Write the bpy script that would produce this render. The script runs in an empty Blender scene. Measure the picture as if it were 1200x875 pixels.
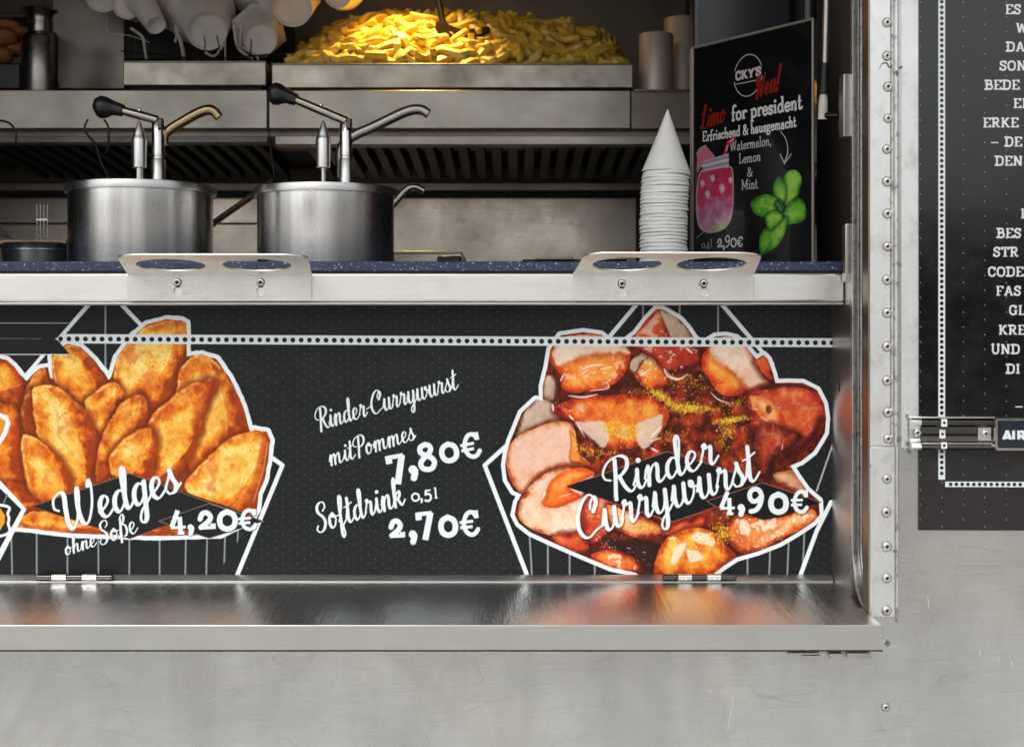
import bpy, bmesh, math, random
import numpy as np
from mathutils import Vector, Matrix

# ------------------------------------------------------------------ camera, world, sun, exposure
SC = bpy.context.scene
COL = SC.collection
H = 1.25                      # the lens is 1.25 m above the paving
F = 1600.0                    # focal length in picture units (picture 1200 wide)
CX, CY = 602.0, 390.0

def P(px, py, d):
    """where the line of sight of a place in the photograph meets the upright plane at distance d"""
    return Vector(((px - CX) / F * d, d, (CY - py) / F * d + H))

def PX(px, d): return (px - CX) / F * d
def PZ(py, d): return (CY - py) / F * d + H

cam_d = bpy.data.cameras.new('camera')
cam = bpy.data.objects.new('camera', cam_d)
COL.objects.link(cam)
cam.location = (0, 0, H)
cam.rotation_euler = (math.radians(90), 0, 0)
cam_d.sensor_width = 36
cam_d.lens = F / 1200 * 36
cam_d.shift_x = -2.0 / 1200
cam_d.shift_y = -47.5 / 1200
cam_d.clip_start = .02
cam_d.clip_end = 500
cam_d.dof.use_dof = True
cam_d.dof.focus_distance = 1.40
cam_d.dof.aperture_fstop = 15
SC.camera = cam

SUN_ELEV, SUN_ROT = 52, 205
w = bpy.data.worlds.new('World')
SC.world = w
w.use_nodes = True
nt = w.node_tree
nt.nodes.clear()
sky = nt.nodes.new('ShaderNodeTexSky')
sky.sky_type = 'NISHITA'
sky.sun_disc = False
sky.sun_elevation = math.radians(SUN_ELEV)
sky.sun_rotation = math.radians(SUN_ROT)
sky.air_density = 1.2
sky.dust_density = 4.0
sky.ozone_density = 1.0
hs = nt.nodes.new('ShaderNodeHueSaturation')
hs.inputs['Saturation'].default_value = .14
bgn = nt.nodes.new('ShaderNodeBackground')
bgn.inputs['Strength'].default_value = .15
won = nt.nodes.new('ShaderNodeOutputWorld')
nt.links.new(sky.outputs[0], hs.inputs['Color'])
nt.links.new(hs.outputs[0], bgn.inputs['Color'])
nt.links.new(bgn.outputs[0], won.inputs['Surface'])

sun_d = bpy.data.lights.new('sun', 'SUN')
sun_d.energy = 1.3
sun_d.angle = math.radians(28)
sun_d.color = (1, .98, .94)
sun = bpy.data.objects.new('sun', sun_d)
COL.objects.link(sun)
sun.location = (-2, -4, 6)
el, az = math.radians(SUN_ELEV), math.radians(SUN_ROT)
sdir = Vector((math.sin(az) * math.cos(el), math.cos(az) * math.cos(el), math.sin(el)))   # towards the sun
sun.rotation_euler = sdir.to_track_quat('Z', 'Y').to_euler()

vs = SC.view_settings
vs.view_transform = 'Standard'
vs.look = 'None'
vs.gamma = 1
vs.exposure = 0.28
SC.cycles.max_bounces = 8
SC.cycles.glossy_bounces = 5
SC.cycles.sample_clamp_indirect = 6

# ------------------------------------------------------------------ object helpers
def tag(o, label=None, cat=None, group=None, kind=None):
    if label: o['label'] = label
    if cat: o['category'] = cat
    if group: o['group'] = group
    if kind: o['kind'] = kind
    return o

def thing(name, label, cat, loc=(0, 0, 0), group=None):
    o = bpy.data.objects.new(name, None)
    o.empty_display_size = .05
    COL.objects.link(o)
    o.location = loc
    return tag(o, label, cat, group)

def world_loc(o):
    v = Vector((0, 0, 0))
    while o is not None:
        v += o.location
        o = o.parent
    return v

class MB:
    def __init__(s):
        s.v, s.f, s.uv = [], [], {}
    def add(s, vs_, fs):
        n = len(s.v)
        s.v += [tuple(p) for p in vs_]
        s.f += [tuple(i + n for i in f) for f in fs]
        return s
    def box(s, a, b):
        x0, y0, z0 = [min(a[i], b[i]) for i in range(3)]
        x1, y1, z1 = [max(a[i], b[i]) for i in range(3)]
        return s.add([(x0,y0,z0),(x1,y0,z0),(x1,y1,z0),(x0,y1,z0),(x0,y0,z1),(x1,y0,z1),(x1,y1,z1),(x0,y1,z1)],
                     [(0,3,2,1),(4,5,6,7),(0,1,5,4),(1,2,6,5),(2,3,7,6),(3,0,4,7)])
    def frame_tube(s, pts, radii, n=12, cap=True, squash=1.0):
        pts = [Vector(p) for p in pts]
        m = len(pts)
        if not hasattr(radii, '__len__'): radii = [radii] * m
        vs_, fs = [], []
        up = None
        for i in range(m):
            t = (pts[min(i + 1, m - 1)] - pts[max(i - 1, 0)]).normalized()
            if up is None:
                up = Vector((0, 0, 1)) if abs(t.z) < .9 else Vector((1, 0, 0))
            side = t.cross(up).normalized()
            up = side.cross(t).normalized()
            for k in range(n):
                a = 2 * math.pi * k / n
                vs_.append(pts[i] + side * math.cos(a) * radii[i] + up * math.sin(a) * radii[i] * squash)
        for i in range(m - 1):
            for k in range(n):
                a, b = i * n + k, i * n + (k + 1) % n
                fs.append((a, b, b + n, a + n))
        if cap:
            fs.append(tuple(range(n - 1, -1, -1)))
            fs.append(tuple((m - 1) * n + k for k in range(n)))
        return s.add(vs_, fs)
    def lathe(s, c, prof, n=48, axis='z', capb=False, capt=False, M=None):
        """prof = [(radius, height)...] about the upright axis through c"""
        vs_, fs = [], []
        for r, h in prof:
            for k in range(n):
                a = 2 * math.pi * k / n
                q = Vector((r * math.cos(a), r * math.sin(a), h))
                if M is not None: q = M @ q
                vs_.append(q + Vector(c))
        for i in range(len(prof) - 1):
            for k in range(n):
                a, b = i * n + k, i * n + (k + 1) % n
                fs.append((a, b, b + n, a + n))
        if capb: fs.append(tuple(range(n - 1, -1, -1)))
        if capt: fs.append(tuple((len(prof) - 1) * n + k for k in range(n)))
        return s.add(vs_, fs)
    def extrude(s, prof, x0, x1, axis=0):
        """closed profile of (y, z) pulled along x (axis 0) or of (x, y) pulled along z (axis 2)"""
        n = len(prof)
        if axis == 0:
            vs_ = [(x0, a, b) for a, b in prof] + [(x1, a, b) for a, b in prof]
        else:
            vs_ = [(a, b, x0) for a, b in prof] + [(a, b, x1) for a, b in prof]
        fs = [(k, (k + 1) % n, (k + 1) % n + n, k + n) for k in range(n)]
        fs += [tuple(range(n - 1, -1, -1)), tuple(range(n, 2 * n))]
        return s.add(vs_, fs)
    def mesh(s, name, off=Vector((0, 0, 0))):
        me = bpy.data.meshes.new(name)
        me.from_pydata([(p[0] - off.x, p[1] - off.y, p[2] - off.z) for p in s.v], [], s.f)
        bm = bmesh.new(); bm.from_mesh(me)
        bmesh.ops.recalc_face_normals(bm, faces=bm.faces)
        bm.to_mesh(me); bm.free()
        return me
    def build(s, name, m, parent=None, loc=None, bevel=0, smooth=False, seg=2, **tags):
        off = world_loc(parent) if parent is not None else Vector(loc or (0, 0, 0))
        me = s.mesh(name, off)
        return link(name, me, m, parent, off, bevel, smooth, seg, **tags)

def link(name, me, m, parent=None, off=None, bevel=0, smooth=False, seg=2, **tags):
    if m is not None:
        me.materials.clear()
        me.materials.append(m)
    o = bpy.data.objects.new(name, me)
    COL.objects.link(o)
    if parent is not None:
        o.parent = parent
    elif off is not None:
        o.location = off
    if smooth:
        for p in me.polygons: p.use_smooth = True
        sharp_by_angle(me, math.radians(40))
    if bevel:
        b = o.modifiers.new('bevel', 'BEVEL')
        b.width = bevel; b.segments = seg; b.limit_method = 'ANGLE'; b.angle_limit = math.radians(40)
        b.harden_normals = False
        for p in me.polygons: p.use_smooth = True
        sharp_by_angle(me, math.radians(55) if not smooth else math.radians(60))
    return tag(o, **tags)

def sharp_by_angle(me, ang):
    bm = bmesh.new(); bm.from_mesh(me)
    for e in bm.edges:
        if len(e.link_faces) == 2 and e.calc_face_angle(0) > ang:
            e.smooth = False
    bm.to_mesh(me); bm.free()

def plate_mesh(name, outer, holes, thick, xf, bevel=0.0):
    """flat plate with real openings; outlines in the plate's own plane, xf places it in the world"""
    cu = bpy.data.curves.new(name, 'CURVE')
    cu.dimensions = '2D'; cu.fill_mode = 'BOTH'; cu.extrude = thick / 2
    if bevel: cu.bevel_depth = bevel; cu.bevel_resolution = 1
    for lp in [outer] + holes:
        sp = cu.splines.new('POLY')
        sp.points.add(len(lp) - 1)
        for i, q in enumerate(lp): sp.points[i].co = (q[0], q[1], 0, 1)
        sp.use_cyclic_u = True
    o = bpy.data.objects.new(name, cu)
    COL.objects.link(o)
    dg = bpy.context.evaluated_depsgraph_get()
    me = bpy.data.meshes.new_from_object(o.evaluated_get(dg))
    bpy.data.objects.remove(o)
    me.name = name
    me.transform(xf)
    return me

def round_rect(x0, y0, x1, y1, r, n=5):
    out = []
    rs = r if hasattr(r, '__len__') else [r] * 4
    for (cx, cy, a0), rr in zip(((x1, y1, 0), (x0, y1, 90), (x0, y0, 180), (x1, y0, 270)), rs):
        cx -= rr if cx == x1 else -rr
        cy -= rr if cy == y1 else -rr
        for k in range(n + 1):
            a = math.radians(a0 + 90 * k / n)
            out.append((cx + rr * math.cos(a), cy + rr * math.sin(a)))
    return out

def circle(cx, cy, r, n=40, ry=None):
    return [(cx + r * math.cos(2 * math.pi * k / n), cy + (ry or r) * math.sin(2 * math.pi * k / n)) for k in range(n)]

def copy_tree(o, parent=None):
    c = o.copy(); COL.objects.link(c)
    if parent is not None: c.parent = parent
    for ch in list(o.children): copy_tree(ch, c)
    return c

# ------------------------------------------------------------------ materials
def new_mat(name):
    m = bpy.data.materials.new(name)
    m.use_nodes = True
    n = m.node_tree.nodes; n.clear()
    o = n.new('ShaderNodeOutputMaterial'); b = n.new('ShaderNodeBsdfPrincipled')
    m.node_tree.links.new(b.outputs[0], o.inputs[0])
    return m, m.node_tree, b

def coords(t, scale, kind='Object'):
    n = t.nodes
    tc = n.new('ShaderNodeTexCoord'); mp = n.new('ShaderNodeMapping')
    mp.inputs['Scale'].default_value = scale
    t.links.new(tc.outputs[kind], mp.inputs[0])
    return mp.outputs[0]

def noise(t, vec, scale, detail=4, rough=.55):
    n = t.nodes.new('ShaderNodeTexNoise')
    n.inputs['Scale'].default_value = scale; n.inputs['Detail'].default_value = detail; n.inputs['Roughness'].default_value = rough
    t.links.new(vec, n.inputs['Vector'])
    return n.outputs['Fac']

def ramp(t, fac, stops):
    r = t.nodes.new('ShaderNodeValToRGB')
    e = r.color_ramp.elements
    while len(e) < len(stops): e.new(.5)
    for q, (p, c) in zip(e, stops):
        q.position = p; q.color = (c, c, c, 1) if not hasattr(c, '__len__') else (*c, 1)
    t.links.new(fac, r.inputs[0])
    return r.outputs[0]

def mixc(t, fac, a, b, mode='MIX'):
    m = t.nodes.new('ShaderNodeMix'); m.data_type = 'RGBA'; m.blend_type = mode
    for s_, v in ((0, fac), (6, a), (7, b)):
        if hasattr(v, 'is_linked') or hasattr(v, 'links'): t.links.new(v, m.inputs[s_])
        elif s_ == 0: m.inputs[0].default_value = v
        else: m.inputs[s_].default_value = (*v, 1)
    return m.outputs[2]

def bump(t, b, h, strength, dist=.001):
    n = t.nodes.new('ShaderNodeBump')
    n.inputs['Strength'].default_value = strength; n.inputs['Distance'].default_value = dist
    t.links.new(h, n.inputs['Height'])
    t.links.new(n.outputs[0], b.inputs['Normal'])
    return n

def steel(name, col, rough, stretch=(1, 1, 1), grain=220, gvar=.12, dirt=0.0, dirtcol=(.2, .17, .13), bumps=.05, metal=1.0, blot=6.0, blotv=.12, aniso=0.0, anirot=0.0, bands=0):
    """brushed metal: fine grain stretched along one axis, cloudy wear, stains"""
    m, t, b = new_mat(name)
    g = noise(t, coords(t, stretch), grain, 5, .7)
    c = noise(t, coords(t, (1, 1, 1)), blot, 5, .6)
    c2 = noise(t, coords(t, (1, 1, 1)), blot * 5.3, 6, .65)
    lo = tuple(x * (1 - gvar) for x in col); hi = tuple(min(1, x * (1 + gvar)) for x in col)
    cc = mixc(t, ramp(t, g, [(.3, 0), (.7, 1)]), lo, hi)
    cc = mixc(t, ramp(t, c, [(.3, 0), (.75, blotv * 3)]), cc, tuple(x * .72 for x in col))
    if bands:
        bnd = noise(t, coords(t, stretch), bands, 2, .5)
        cc = mixc(t, ramp(t, bnd, [(.40, 0), (.60, .8)]), cc, tuple(x * .5 for x in col))  # dark bands painted in for the uneven reflections on brushed metal
    if dirt:
        cc = mixc(t, ramp(t, c2, [(.52, 0), (.78, dirt)]), cc, dirtcol)
    t.links.new(cc, b.inputs['Base Color'])
    b.inputs['Metallic'].default_value = metal
    mr = t.nodes.new('ShaderNodeMapRange')
    mr.inputs['To Min'].default_value = max(.03, rough - .09); mr.inputs['To Max'].default_value = rough + .13
    add = t.nodes.new('ShaderNodeMath'); add.operation = 'MULTIPLY_ADD'
    t.links.new(g, add.inputs[0]); add.inputs[1].default_value = .5; t.links.new(c, add.inputs[2])
    mr.inputs['From Min'].default_value = .45; mr.inputs['From Max'].default_value = 1.0
    t.links.new(add.outputs[0], mr.inputs[0])
    t.links.new(mr.outputs[0], b.inputs['Roughness'])
    if aniso:
        b.inputs['Anisotropic'].default_value = aniso
        b.inputs['Anisotropic Rotation'].default_value = anirot
    if bumps: bump(t, b, g, bumps, .0004)
    return m

def paint(name, col, rough=.5, var=.08, scale=20, metal=0, bumps=.0, spec=.5, coat=0):
    m, t, b = new_mat(name)
    c = noise(t, coords(t, (1, 1, 1)), scale, 5, .6)
    cc = mixc(t, ramp(t, c, [(.3, 0), (.7, 1)]), tuple(x * (1 - var) for x in col), tuple(min(1, x * (1 + var)) for x in col))
    t.links.new(cc, b.inputs['Base Color'])
    b.inputs['Roughness'].default_value = rough
    b.inputs['Metallic'].default_value = metal
    b.inputs['Specular IOR Level'].default_value = spec
    b.inputs['Coat Weight'].default_value = coat
    if bumps: bump(t, b, c, bumps)
    return m

def print_image(name, cv):
    im = bpy.data.images.new(name, cv.w, cv.h, alpha=False)
    px = np.ones((cv.h, cv.w, 4), np.float32)
    px[..., :3] = np.clip(cv.a[::-1], 0, 1)
    im.pixels.foreach_set(px.ravel())
    im.update()
    return im

def print_mat(name, im, rough, spec=.5, gain=1.0, bumps=.15, coat=0.0):
    m, t, b = new_mat(name)
    i = t.nodes.new('ShaderNodeTexImage'); i.image = im; i.interpolation = 'Cubic'; i.extension = 'EXTEND'
    uv = t.nodes.new('ShaderNodeUVMap'); uv.uv_map = 'UVMap'
    t.links.new(uv.outputs[0], i.inputs[0])
    c = noise(t, coords(t, (1, 1, 1)), 9, 6, .65)
    g = ramp(t, c, [(.3, gain * .94), (.7, gain * 1.0)])
    t.links.new(mixc(t, 1.0, i.outputs[0], g, 'MULTIPLY'), b.inputs['Base Color'])
    mr = ramp(t, noise(t, coords(t, (1, 1, 1)), 26, 5, .7), [(.35, max(.05, rough - .07)), (.7, rough + .08)])
    t.links.new(mr, b.inputs['Roughness'])
    b.inputs['Specular IOR Level'].default_value = spec
    b.inputs['Coat Weight'].default_value = coat
    if bumps: bump(t, b, noise(t, coords(t, (1, 1, 1)), 60, 3, .5), bumps, .0006)
    return m

def uv_sheet(name, corners, thick_dir, m, side_m, parent=None, label=None, nx=1, ny=1, **tags):
    """thin board whose front carries the print; corners = lower left, lower right, upper right, upper left"""
    off = world_loc(parent) if parent is not None else sum(corners, Vector()) / 4
    a, b, c, d = [Vector(q) - off for q in corners]
    t = Vector(thick_dir)
    me = bpy.data.meshes.new(name)
    me.from_pydata([a, b, c, d, a + t, b + t, c + t, d + t], [], [(0,1,2,3), (7,6,5,4), (1,0,4,5), (2,1,5,6), (3,2,6,7), (0,3,7,4)])
    uv = me.uv_layers.new(name='UVMap')
    for li, q in zip(range(4), ((0, 0), (1, 0), (1, 1), (0, 1))): uv.data[li].uv = q
    me.materials.append(m); me.materials.append(side_m)
    for p in me.polygons[1:]: p.material_index = 1
    o = bpy.data.objects.new(name, me); COL.objects.link(o)
    if parent is not None: o.parent = parent
    else: o.location = off
    return tag(o, label, **tags)
# ------------------------------------------------------------------ flat print artwork, painted by code
def srgb(*c):
    return np.array(c, np.float32) / 255.0

def sstep(a, b, x):
    t = np.clip((x - a) / (b - a), 0, 1)
    return t * t * (3 - 2 * t)

def spline(pts, n=6, closed=False):
    p = np.array(pts, float)
    if closed:
        q = np.vstack([p[-1], p, p[0], p[1]])
    else:
        q = np.vstack([2 * p[0] - p[1], p, 2 * p[-1] - p[-2]])
    out = []
    for i in range(1, len(q) - 2):
        a, b, c, d = q[i - 1], q[i], q[i + 1], q[i + 2]
        for k in range(n):
            t = k / n
            out.append(0.5 * ((2 * b) + (c - a) * t + (2 * a - 5 * b + 4 * c - d) * t * t + (3 * b - a - 3 * c + d) * t ** 3))
    if not closed:
        out.append(p[-1])
    return np.array(out)

class Canvas:
    def __init__(s, x0, y0, x1, y1, sc, col, seed=1):
        s.x0, s.y0, s.sc = x0, y0, sc
        s.w, s.h = int(round((x1 - x0) * sc)), int(round((y1 - y0) * sc))
        s.x1, s.y1 = x1, y1
        s.a = np.empty((s.h, s.w, 3), np.float32)
        s.a[:] = col
        s.rng = np.random.RandomState(seed)
        s.fields = {}

    def noise(s, cell, sx=1.0, sy=1.0, seed=0):
        seed = seed % 3
        key = (cell, sx, sy, seed)
        if key not in s.fields:
            cx, cy = cell * sx * s.sc, cell * sy * s.sc
            nx, ny = int(s.w / cx) + 3, int(s.h / cy) + 3
            g = np.random.RandomState(int(seed * 977 + cell * 31 + nx) % 99991).rand(ny, nx).astype(np.float32)
            X = np.arange(s.w) / cx
            Y = np.arange(s.h) / cy
            xi, yi = X.astype(int), Y.astype(int)
            fx, fy = X - xi, Y - yi
            fx, fy = (fx * fx * (3 - 2 * fx))[None, :], (fy * fy * (3 - 2 * fy))[:, None]
            r0 = g[yi][:, xi] * (1 - fx) + g[yi][:, xi + 1] * fx
            r1 = g[yi + 1][:, xi] * (1 - fx) + g[yi + 1][:, xi + 1] * fx
            s.fields[key] = (r0 * (1 - fy) + r1 * fy).astype(np.float32) - 0.5
        return s.fields[key]

    def fbm(s, cell, seed=0, octv=4):
        seed = seed % 3
        key = ('f', cell, seed, octv)
        if key not in s.fields:
            r, a = 0, 1.0
            for k in range(octv):
                r = r + a * s.noise(cell / 2 ** k, 1, 1, seed + k * 7)
                a *= 0.6
            s.fields[key] = r
        return s.fields[key]

    def win(s, lo, hi):
        i0 = max(0, int((lo[0] - s.x0) * s.sc)); i1 = min(s.w, int((hi[0] - s.x0) * s.sc) + 2)
        j0 = max(0, int((lo[1] - s.y0) * s.sc)); j1 = min(s.h, int((hi[1] - s.y0) * s.sc) + 2)
        if i1 <= i0 or j1 <= j0:
            return None
        X = ((np.arange(i0, i1) + .5) / s.sc + s.x0).astype(np.float32)[None, :]
        Y = ((np.arange(j0, j1) + .5) / s.sc + s.y0).astype(np.float32)[:, None]
        return slice(j0, j1), slice(i0, i1), X, Y

    def poly(s, pts, pad=2.0, warp=0.0, seed=3):
        """signed distance, positive inside"""
        p = np.array(pts, np.float32)
        w = s.win(p.min(0) - pad, p.max(0) + pad)
        if w is None:
            return None
        sj, si, X, Y = w
        gx, gy = X[0], Y[:, 0]
        if warp:
            X = X + s.fbm(9, seed)[sj, si] * warp
            Y = Y + s.fbm(9, seed + 50)[sj, si] * warp
        X, Y = np.broadcast_arrays(X, Y)
        cap = 26.0
        mg = abs(warp) * 1.3 + .5
        d2 = np.full(X.shape, cap * cap, np.float32)
        ins = np.zeros(X.shape, bool)
        for k in range(len(p)):
            ax, ay = p[k]; bx, by = p[(k + 1) % len(p)]
            ex, ey = bx - ax, by - ay
            i0, i1 = np.searchsorted(gx, (min(ax, bx) - cap - mg, max(ax, bx) + cap + mg))
            j0, j1 = np.searchsorted(gy, (min(ay, by) - cap - mg, max(ay, by) + cap + mg))
            if i1 > i0 and j1 > j0:
                XX, YY = X[j0:j1, i0:i1], Y[j0:j1, i0:i1]
                t = np.clip(((XX - ax) * ex + (YY - ay) * ey) / (ex * ex + ey * ey + 1e-9), 0, 1)
                v = d2[j0:j1, i0:i1]
                np.minimum(v, (XX - ax - t * ex) ** 2 + (YY - ay - t * ey) ** 2, out=v)
            j0, j1 = np.searchsorted(gy, (min(ay, by) - mg, max(ay, by) + mg))
            if j1 > j0:
                XX, YY = X[j0:j1], Y[j0:j1]
                c = (YY >= ay) != (YY >= by)
                ins[j0:j1] ^= c & (XX < ex * (YY - ay) / (ey if ey else 1e-9) + ax)
        d = np.sqrt(d2)
        return np.where(ins, d, -d), sj, si, X, Y

    def put(s, m, sj, si, col):
        m = m[..., None] if m.ndim == 2 else m
        s.a[sj, si] = s.a[sj, si] * (1 - m) + np.asarray(col, np.float32) * m

    def aa(s, d, soft=0.0):
        h = .5 / s.sc + soft
        return np.clip(d / (2 * h) + .5, 0, 1)

    def fill(s, pts, col, grow=0.0, soft=0.0, al=1.0, warp=0.0):
        r = s.poly(pts, 2 + grow + soft * 2, warp)
        if r:
            s.put(s.aa(r[0] + grow, soft) * al, r[1], r[2], col)

    def line(s, pts, w, col, al=1.0, soft=0.0, butt=False):
        """polyline, w = width or one width per point"""
        p = np.array(pts, np.float32)
        wd = np.broadcast_to(np.asarray(w, np.float32), (len(p),)) / 2
        pad = wd.max() + 1.5 + soft * 2
        r = s.win(p.min(0) - pad, p.max(0) + pad)
        if r is None:
            return
        sj, si, X, Y = r
        best = np.full((Y.shape[0], X.shape[1]), -1e9, np.float32)
        for k in range(len(p) - 1):
            lo = np.minimum(p[k], p[k + 1]) - pad; hi = np.maximum(p[k], p[k + 1]) + pad
            i0 = max(0, int((lo[0] - X[0, 0]) * s.sc)); i1 = int((hi[0] - X[0, 0]) * s.sc) + 2
            j0 = max(0, int((lo[1] - Y[0, 0]) * s.sc)); j1 = int((hi[1] - Y[0, 0]) * s.sc) + 2
            if i1 <= 0 or j1 <= 0:
                continue
            XX, YY = X[:, i0:i1], Y[j0:j1]
            ax, ay = p[k]; ex, ey = p[k + 1] - p[k]
            L = ex * ex + ey * ey + 1e-9
            t0 = ((XX - ax) * ex + (YY - ay) * ey) / L
            t = np.clip(t0, 0, 1)
            d = (wd[k] * (1 - t) + wd[k + 1] * t) - np.sqrt((XX - ax - t * ex) ** 2 + (YY - ay - t * ey) ** 2)
            if butt:
                q = np.sqrt(L)
                d = np.minimum(wd[k] - np.abs((XX - ax) * ey - (YY - ay) * ex) / q, np.minimum(t0, 1 - t0) * q)
            best[j0:j1, i0:i1] = np.maximum(best[j0:j1, i0:i1], d)
        s.put(s.aa(best, soft) * al, sj, si, col)

    def disc(s, x, y, r, col, al=1.0, ry=None, soft=0.0):
        ry = ry or r
        w = s.win((x - r - 2 - soft, y - ry - 2 - soft), (x + r + 2 + soft, y + ry + 2 + soft))
        if w is None:
            return
        sj, si, X, Y = w
        d = (1 - np.sqrt(((X - x) / r) ** 2 + ((Y - y) / ry) ** 2)) * min(r, ry)
        s.put(s.aa(d, soft) * al, sj, si, col)

# --- hand lettering: a brush script as centre lines (x right, y up, x-height .5)
SCRIPT = {
 'i': (.27, [[(0,.14),(.09,.36),(.13,.5),(.1,.2),(.13,.03),(.2,.01),(.3,.16)]], [(.19,.72)]),
 'n': (.47, [[(0,.2),(.06,.42),(.11,.48),(.1,.25),(.07,0)],[(.08,.16),(.2,.44),(.29,.49),(.31,.36),(.28,.1),(.34,0),(.5,.16)]], []),
 'm': (.7, [[(0,.2),(.06,.42),(.11,.48),(.1,.25),(.07,0)],[(.08,.16),(.19,.44),(.27,.49),(.29,.36),(.27,0)],[(.28,.16),(.4,.44),(.49,.49),(.51,.36),(.49,.1),(.55,0),(.73,.16)]], []),
 'r': (.38, [[(0,.14),(.1,.42),(.09,.54),(.14,.56),(.16,.46),(.26,.47),(.25,.3),(.22,.1),(.27,0),(.41,.16)]], []),
 'u': (.46, [[(0,.2),(.07,.42),(.11,.5),(.08,.2),(.1,.03),(.17,0),(.27,.14),(.34,.5)],[(.34,.5),(.31,.15),(.35,.01),(.42,.02),(.5,.16)]], []),
 'w': (.62, [[(0,.2),(.07,.42),(.11,.5),(.08,.2),(.1,.03),(.17,0),(.27,.14),(.34,.5)],[(.34,.5),(.31,.15),(.35,.01),(.42,.01),(.54,.2),(.56,.46),(.5,.5),(.5,.38),(.62,.34)]], []),
 'y': (.46, [[(0,.2),(.07,.42),(.11,.5),(.08,.2),(.1,.03),(.17,0),(.27,.14),(.35,.5)],[(.35,.5),(.31,0),(.27,-.34),(.19,-.44),(.13,-.34),(.2,-.16),(.36,-.02),(.5,.16)]], []),
 'e': (.34, [[(0,.16),(.12,.2),(.24,.34),(.23,.46),(.15,.5),(.06,.36),(.05,.14),(.11,.01),(.2,0),(.37,.16)]], []),
 'd': (.46, [[(.3,.42),(.2,.5),(.08,.38),(.04,.16),(.09,.01),(.17,.03),(.29,.22),(.35,.5)],[(.29,.2),(.37,.6),(.41,.92),(.37,1.02),(.32,.88),(.3,.4),(.3,.08),(.36,0),(.49,.16)]], []),
 's': (.34, [[(0,.14),(.14,.42),(.17,.56),(.2,.36),(.26,.16),(.2,.01),(.08,.0),(.03,.08)],[(.14,.0),(.24,.03),(.37,.16)]], []),
 't': (.3, [[(0,.14),(.1,.5),(.16,.86),(.14,.6),(.09,.14),(.13,.0),(.2,.02),(.33,.16)],[(.0,.56),(.12,.58),(.3,.66)]], []),
 'o': (.4, [[(.19,.5),(.07,.38),(.04,.14),(.11,0),(.22,.06),(.29,.28),(.24,.46),(.17,.46),(.22,.36),(.43,.36)]], []),
 'f': (.28, [[(0,.14),(.12,.42),(.22,.78),(.22,.98),(.16,.98),(.11,.7),(.07,.1),(.03,-.3),(.08,-.44),(.14,-.3),(.13,-.04),(.31,.16)]], []),
 'k': (.42, [[(0,.14),(.12,.5),(.19,.86),(.17,1.0),(.11,.84),(.07,.4),(.04,0)],[(.06,.18),(.17,.44),(.27,.5),(.28,.38),(.2,.26),(.1,.24)],[(.17,.26),(.25,.08),(.32,0),(.45,.16)]], []),
 'h': (.46, [[(0,.14),(.12,.5),(.19,.86),(.17,1.0),(.11,.84),(.07,.4),(.04,0)],[(.05,.14),(.17,.42),(.26,.49),(.29,.36),(.26,.1),(.32,0),(.49,.16)]], []),
 'g': (.42, [[(.28,.44),(.19,.5),(.08,.38),(.04,.16),(.09,.01),(.17,.03),(.27,.2),(.32,.48)],[(.32,.5),(.27,0),(.23,-.36),(.15,-.46),(.09,-.36),(.16,-.16),(.3,-.02),(.45,.16)]], []),
 'a': (.43, [[(.28,.44),(.19,.5),(.08,.38),(.04,.16),(.09,.01),(.17,.03),(.27,.2),(.32,.48)],[(.31,.48),(.28,.12),(.33,0),(.46,.16)]], []),
 'ß': (.42, [[(0,.1),(.08,.5),(.15,.88),(.25,.98),(.3,.86),(.24,.66),(.19,.56),(.3,.46),(.33,.22),(.25,.02),(.17,.04)],[(.14,.84),(.08,.3),(.02,-.2)]], []),
 'R': (.62, [[(.3,.92),(.26,.5),(.2,.06),(.19,-.08)],[(.14,.44),(.02,.52),(.0,.7),(.14,.92),(.38,1.0),(.55,.88),(.54,.66),(.4,.5),(.27,.46)],[(.34,.47),(.42,.2),(.5,.04),(.58,.0),(.66,.1)]], []),
 'P': (.56, [[(.3,.92),(.26,.5),(.2,.06),(.19,-.04)],[(.14,.5),(.02,.56),(.0,.72),(.14,.92),(.38,1.0),(.54,.88),(.53,.64),(.4,.48),(.27,.46)]], []),
 'C': (.58, [[(.36,.64),(.4,.8),(.5,.9),(.52,.74),(.42,.56)],[(.5,.9),(.38,.99),(.2,.86),(.05,.56),(.02,.26),(.1,.04),(.24,-.02),(.42,.1),(.6,.16)]], []),
 'W': (.98, [[(.1,.52),(.01,.62),(.04,.84),(.2,.94),(.28,.84),(.26,.5),(.26,.14),(.34,-.02),(.46,.14),(.58,.56),(.62,.84),(.6,.9),(.56,.7),(.54,.3),(.6,.02),(.72,.04),(.86,.4),(.92,.82),(.9,1.0),(.85,.88)]], []),
 'S': (.5, [[(.36,.68),(.46,.8),(.44,.96),(.3,.99),(.17,.86),(.18,.66),(.32,.48),(.38,.26),(.28,.04),(.12,-.02),(.02,.1),(.08,.22)]], []),
 'L': (.52, [[(.06,.6),(.16,.68),(.34,.84),(.38,1.0),(.28,1.0),(.22,.8),(.2,.3),(.12,.06),(.02,.02),(.03,.12),(.16,.08),(.34,-.02),(.52,.12)]], []),
 'N': (.66, [[(.06,.52),(.0,.66),(.08,.86),(.18,.84),(.18,.4),(.12,-.06)],[(.2,.9),(.32,.5),(.42,.0),(.5,.4),(.58,.96)]], []),
 '!': (.26, [[(.2,1.08),(.14,.7),(.08,.3)]], [(.05,.04)]),
 '-': (.26, [[(.02,.3),(.28,.38)]], []),
 ' ': (.24, [], []),
}

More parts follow.
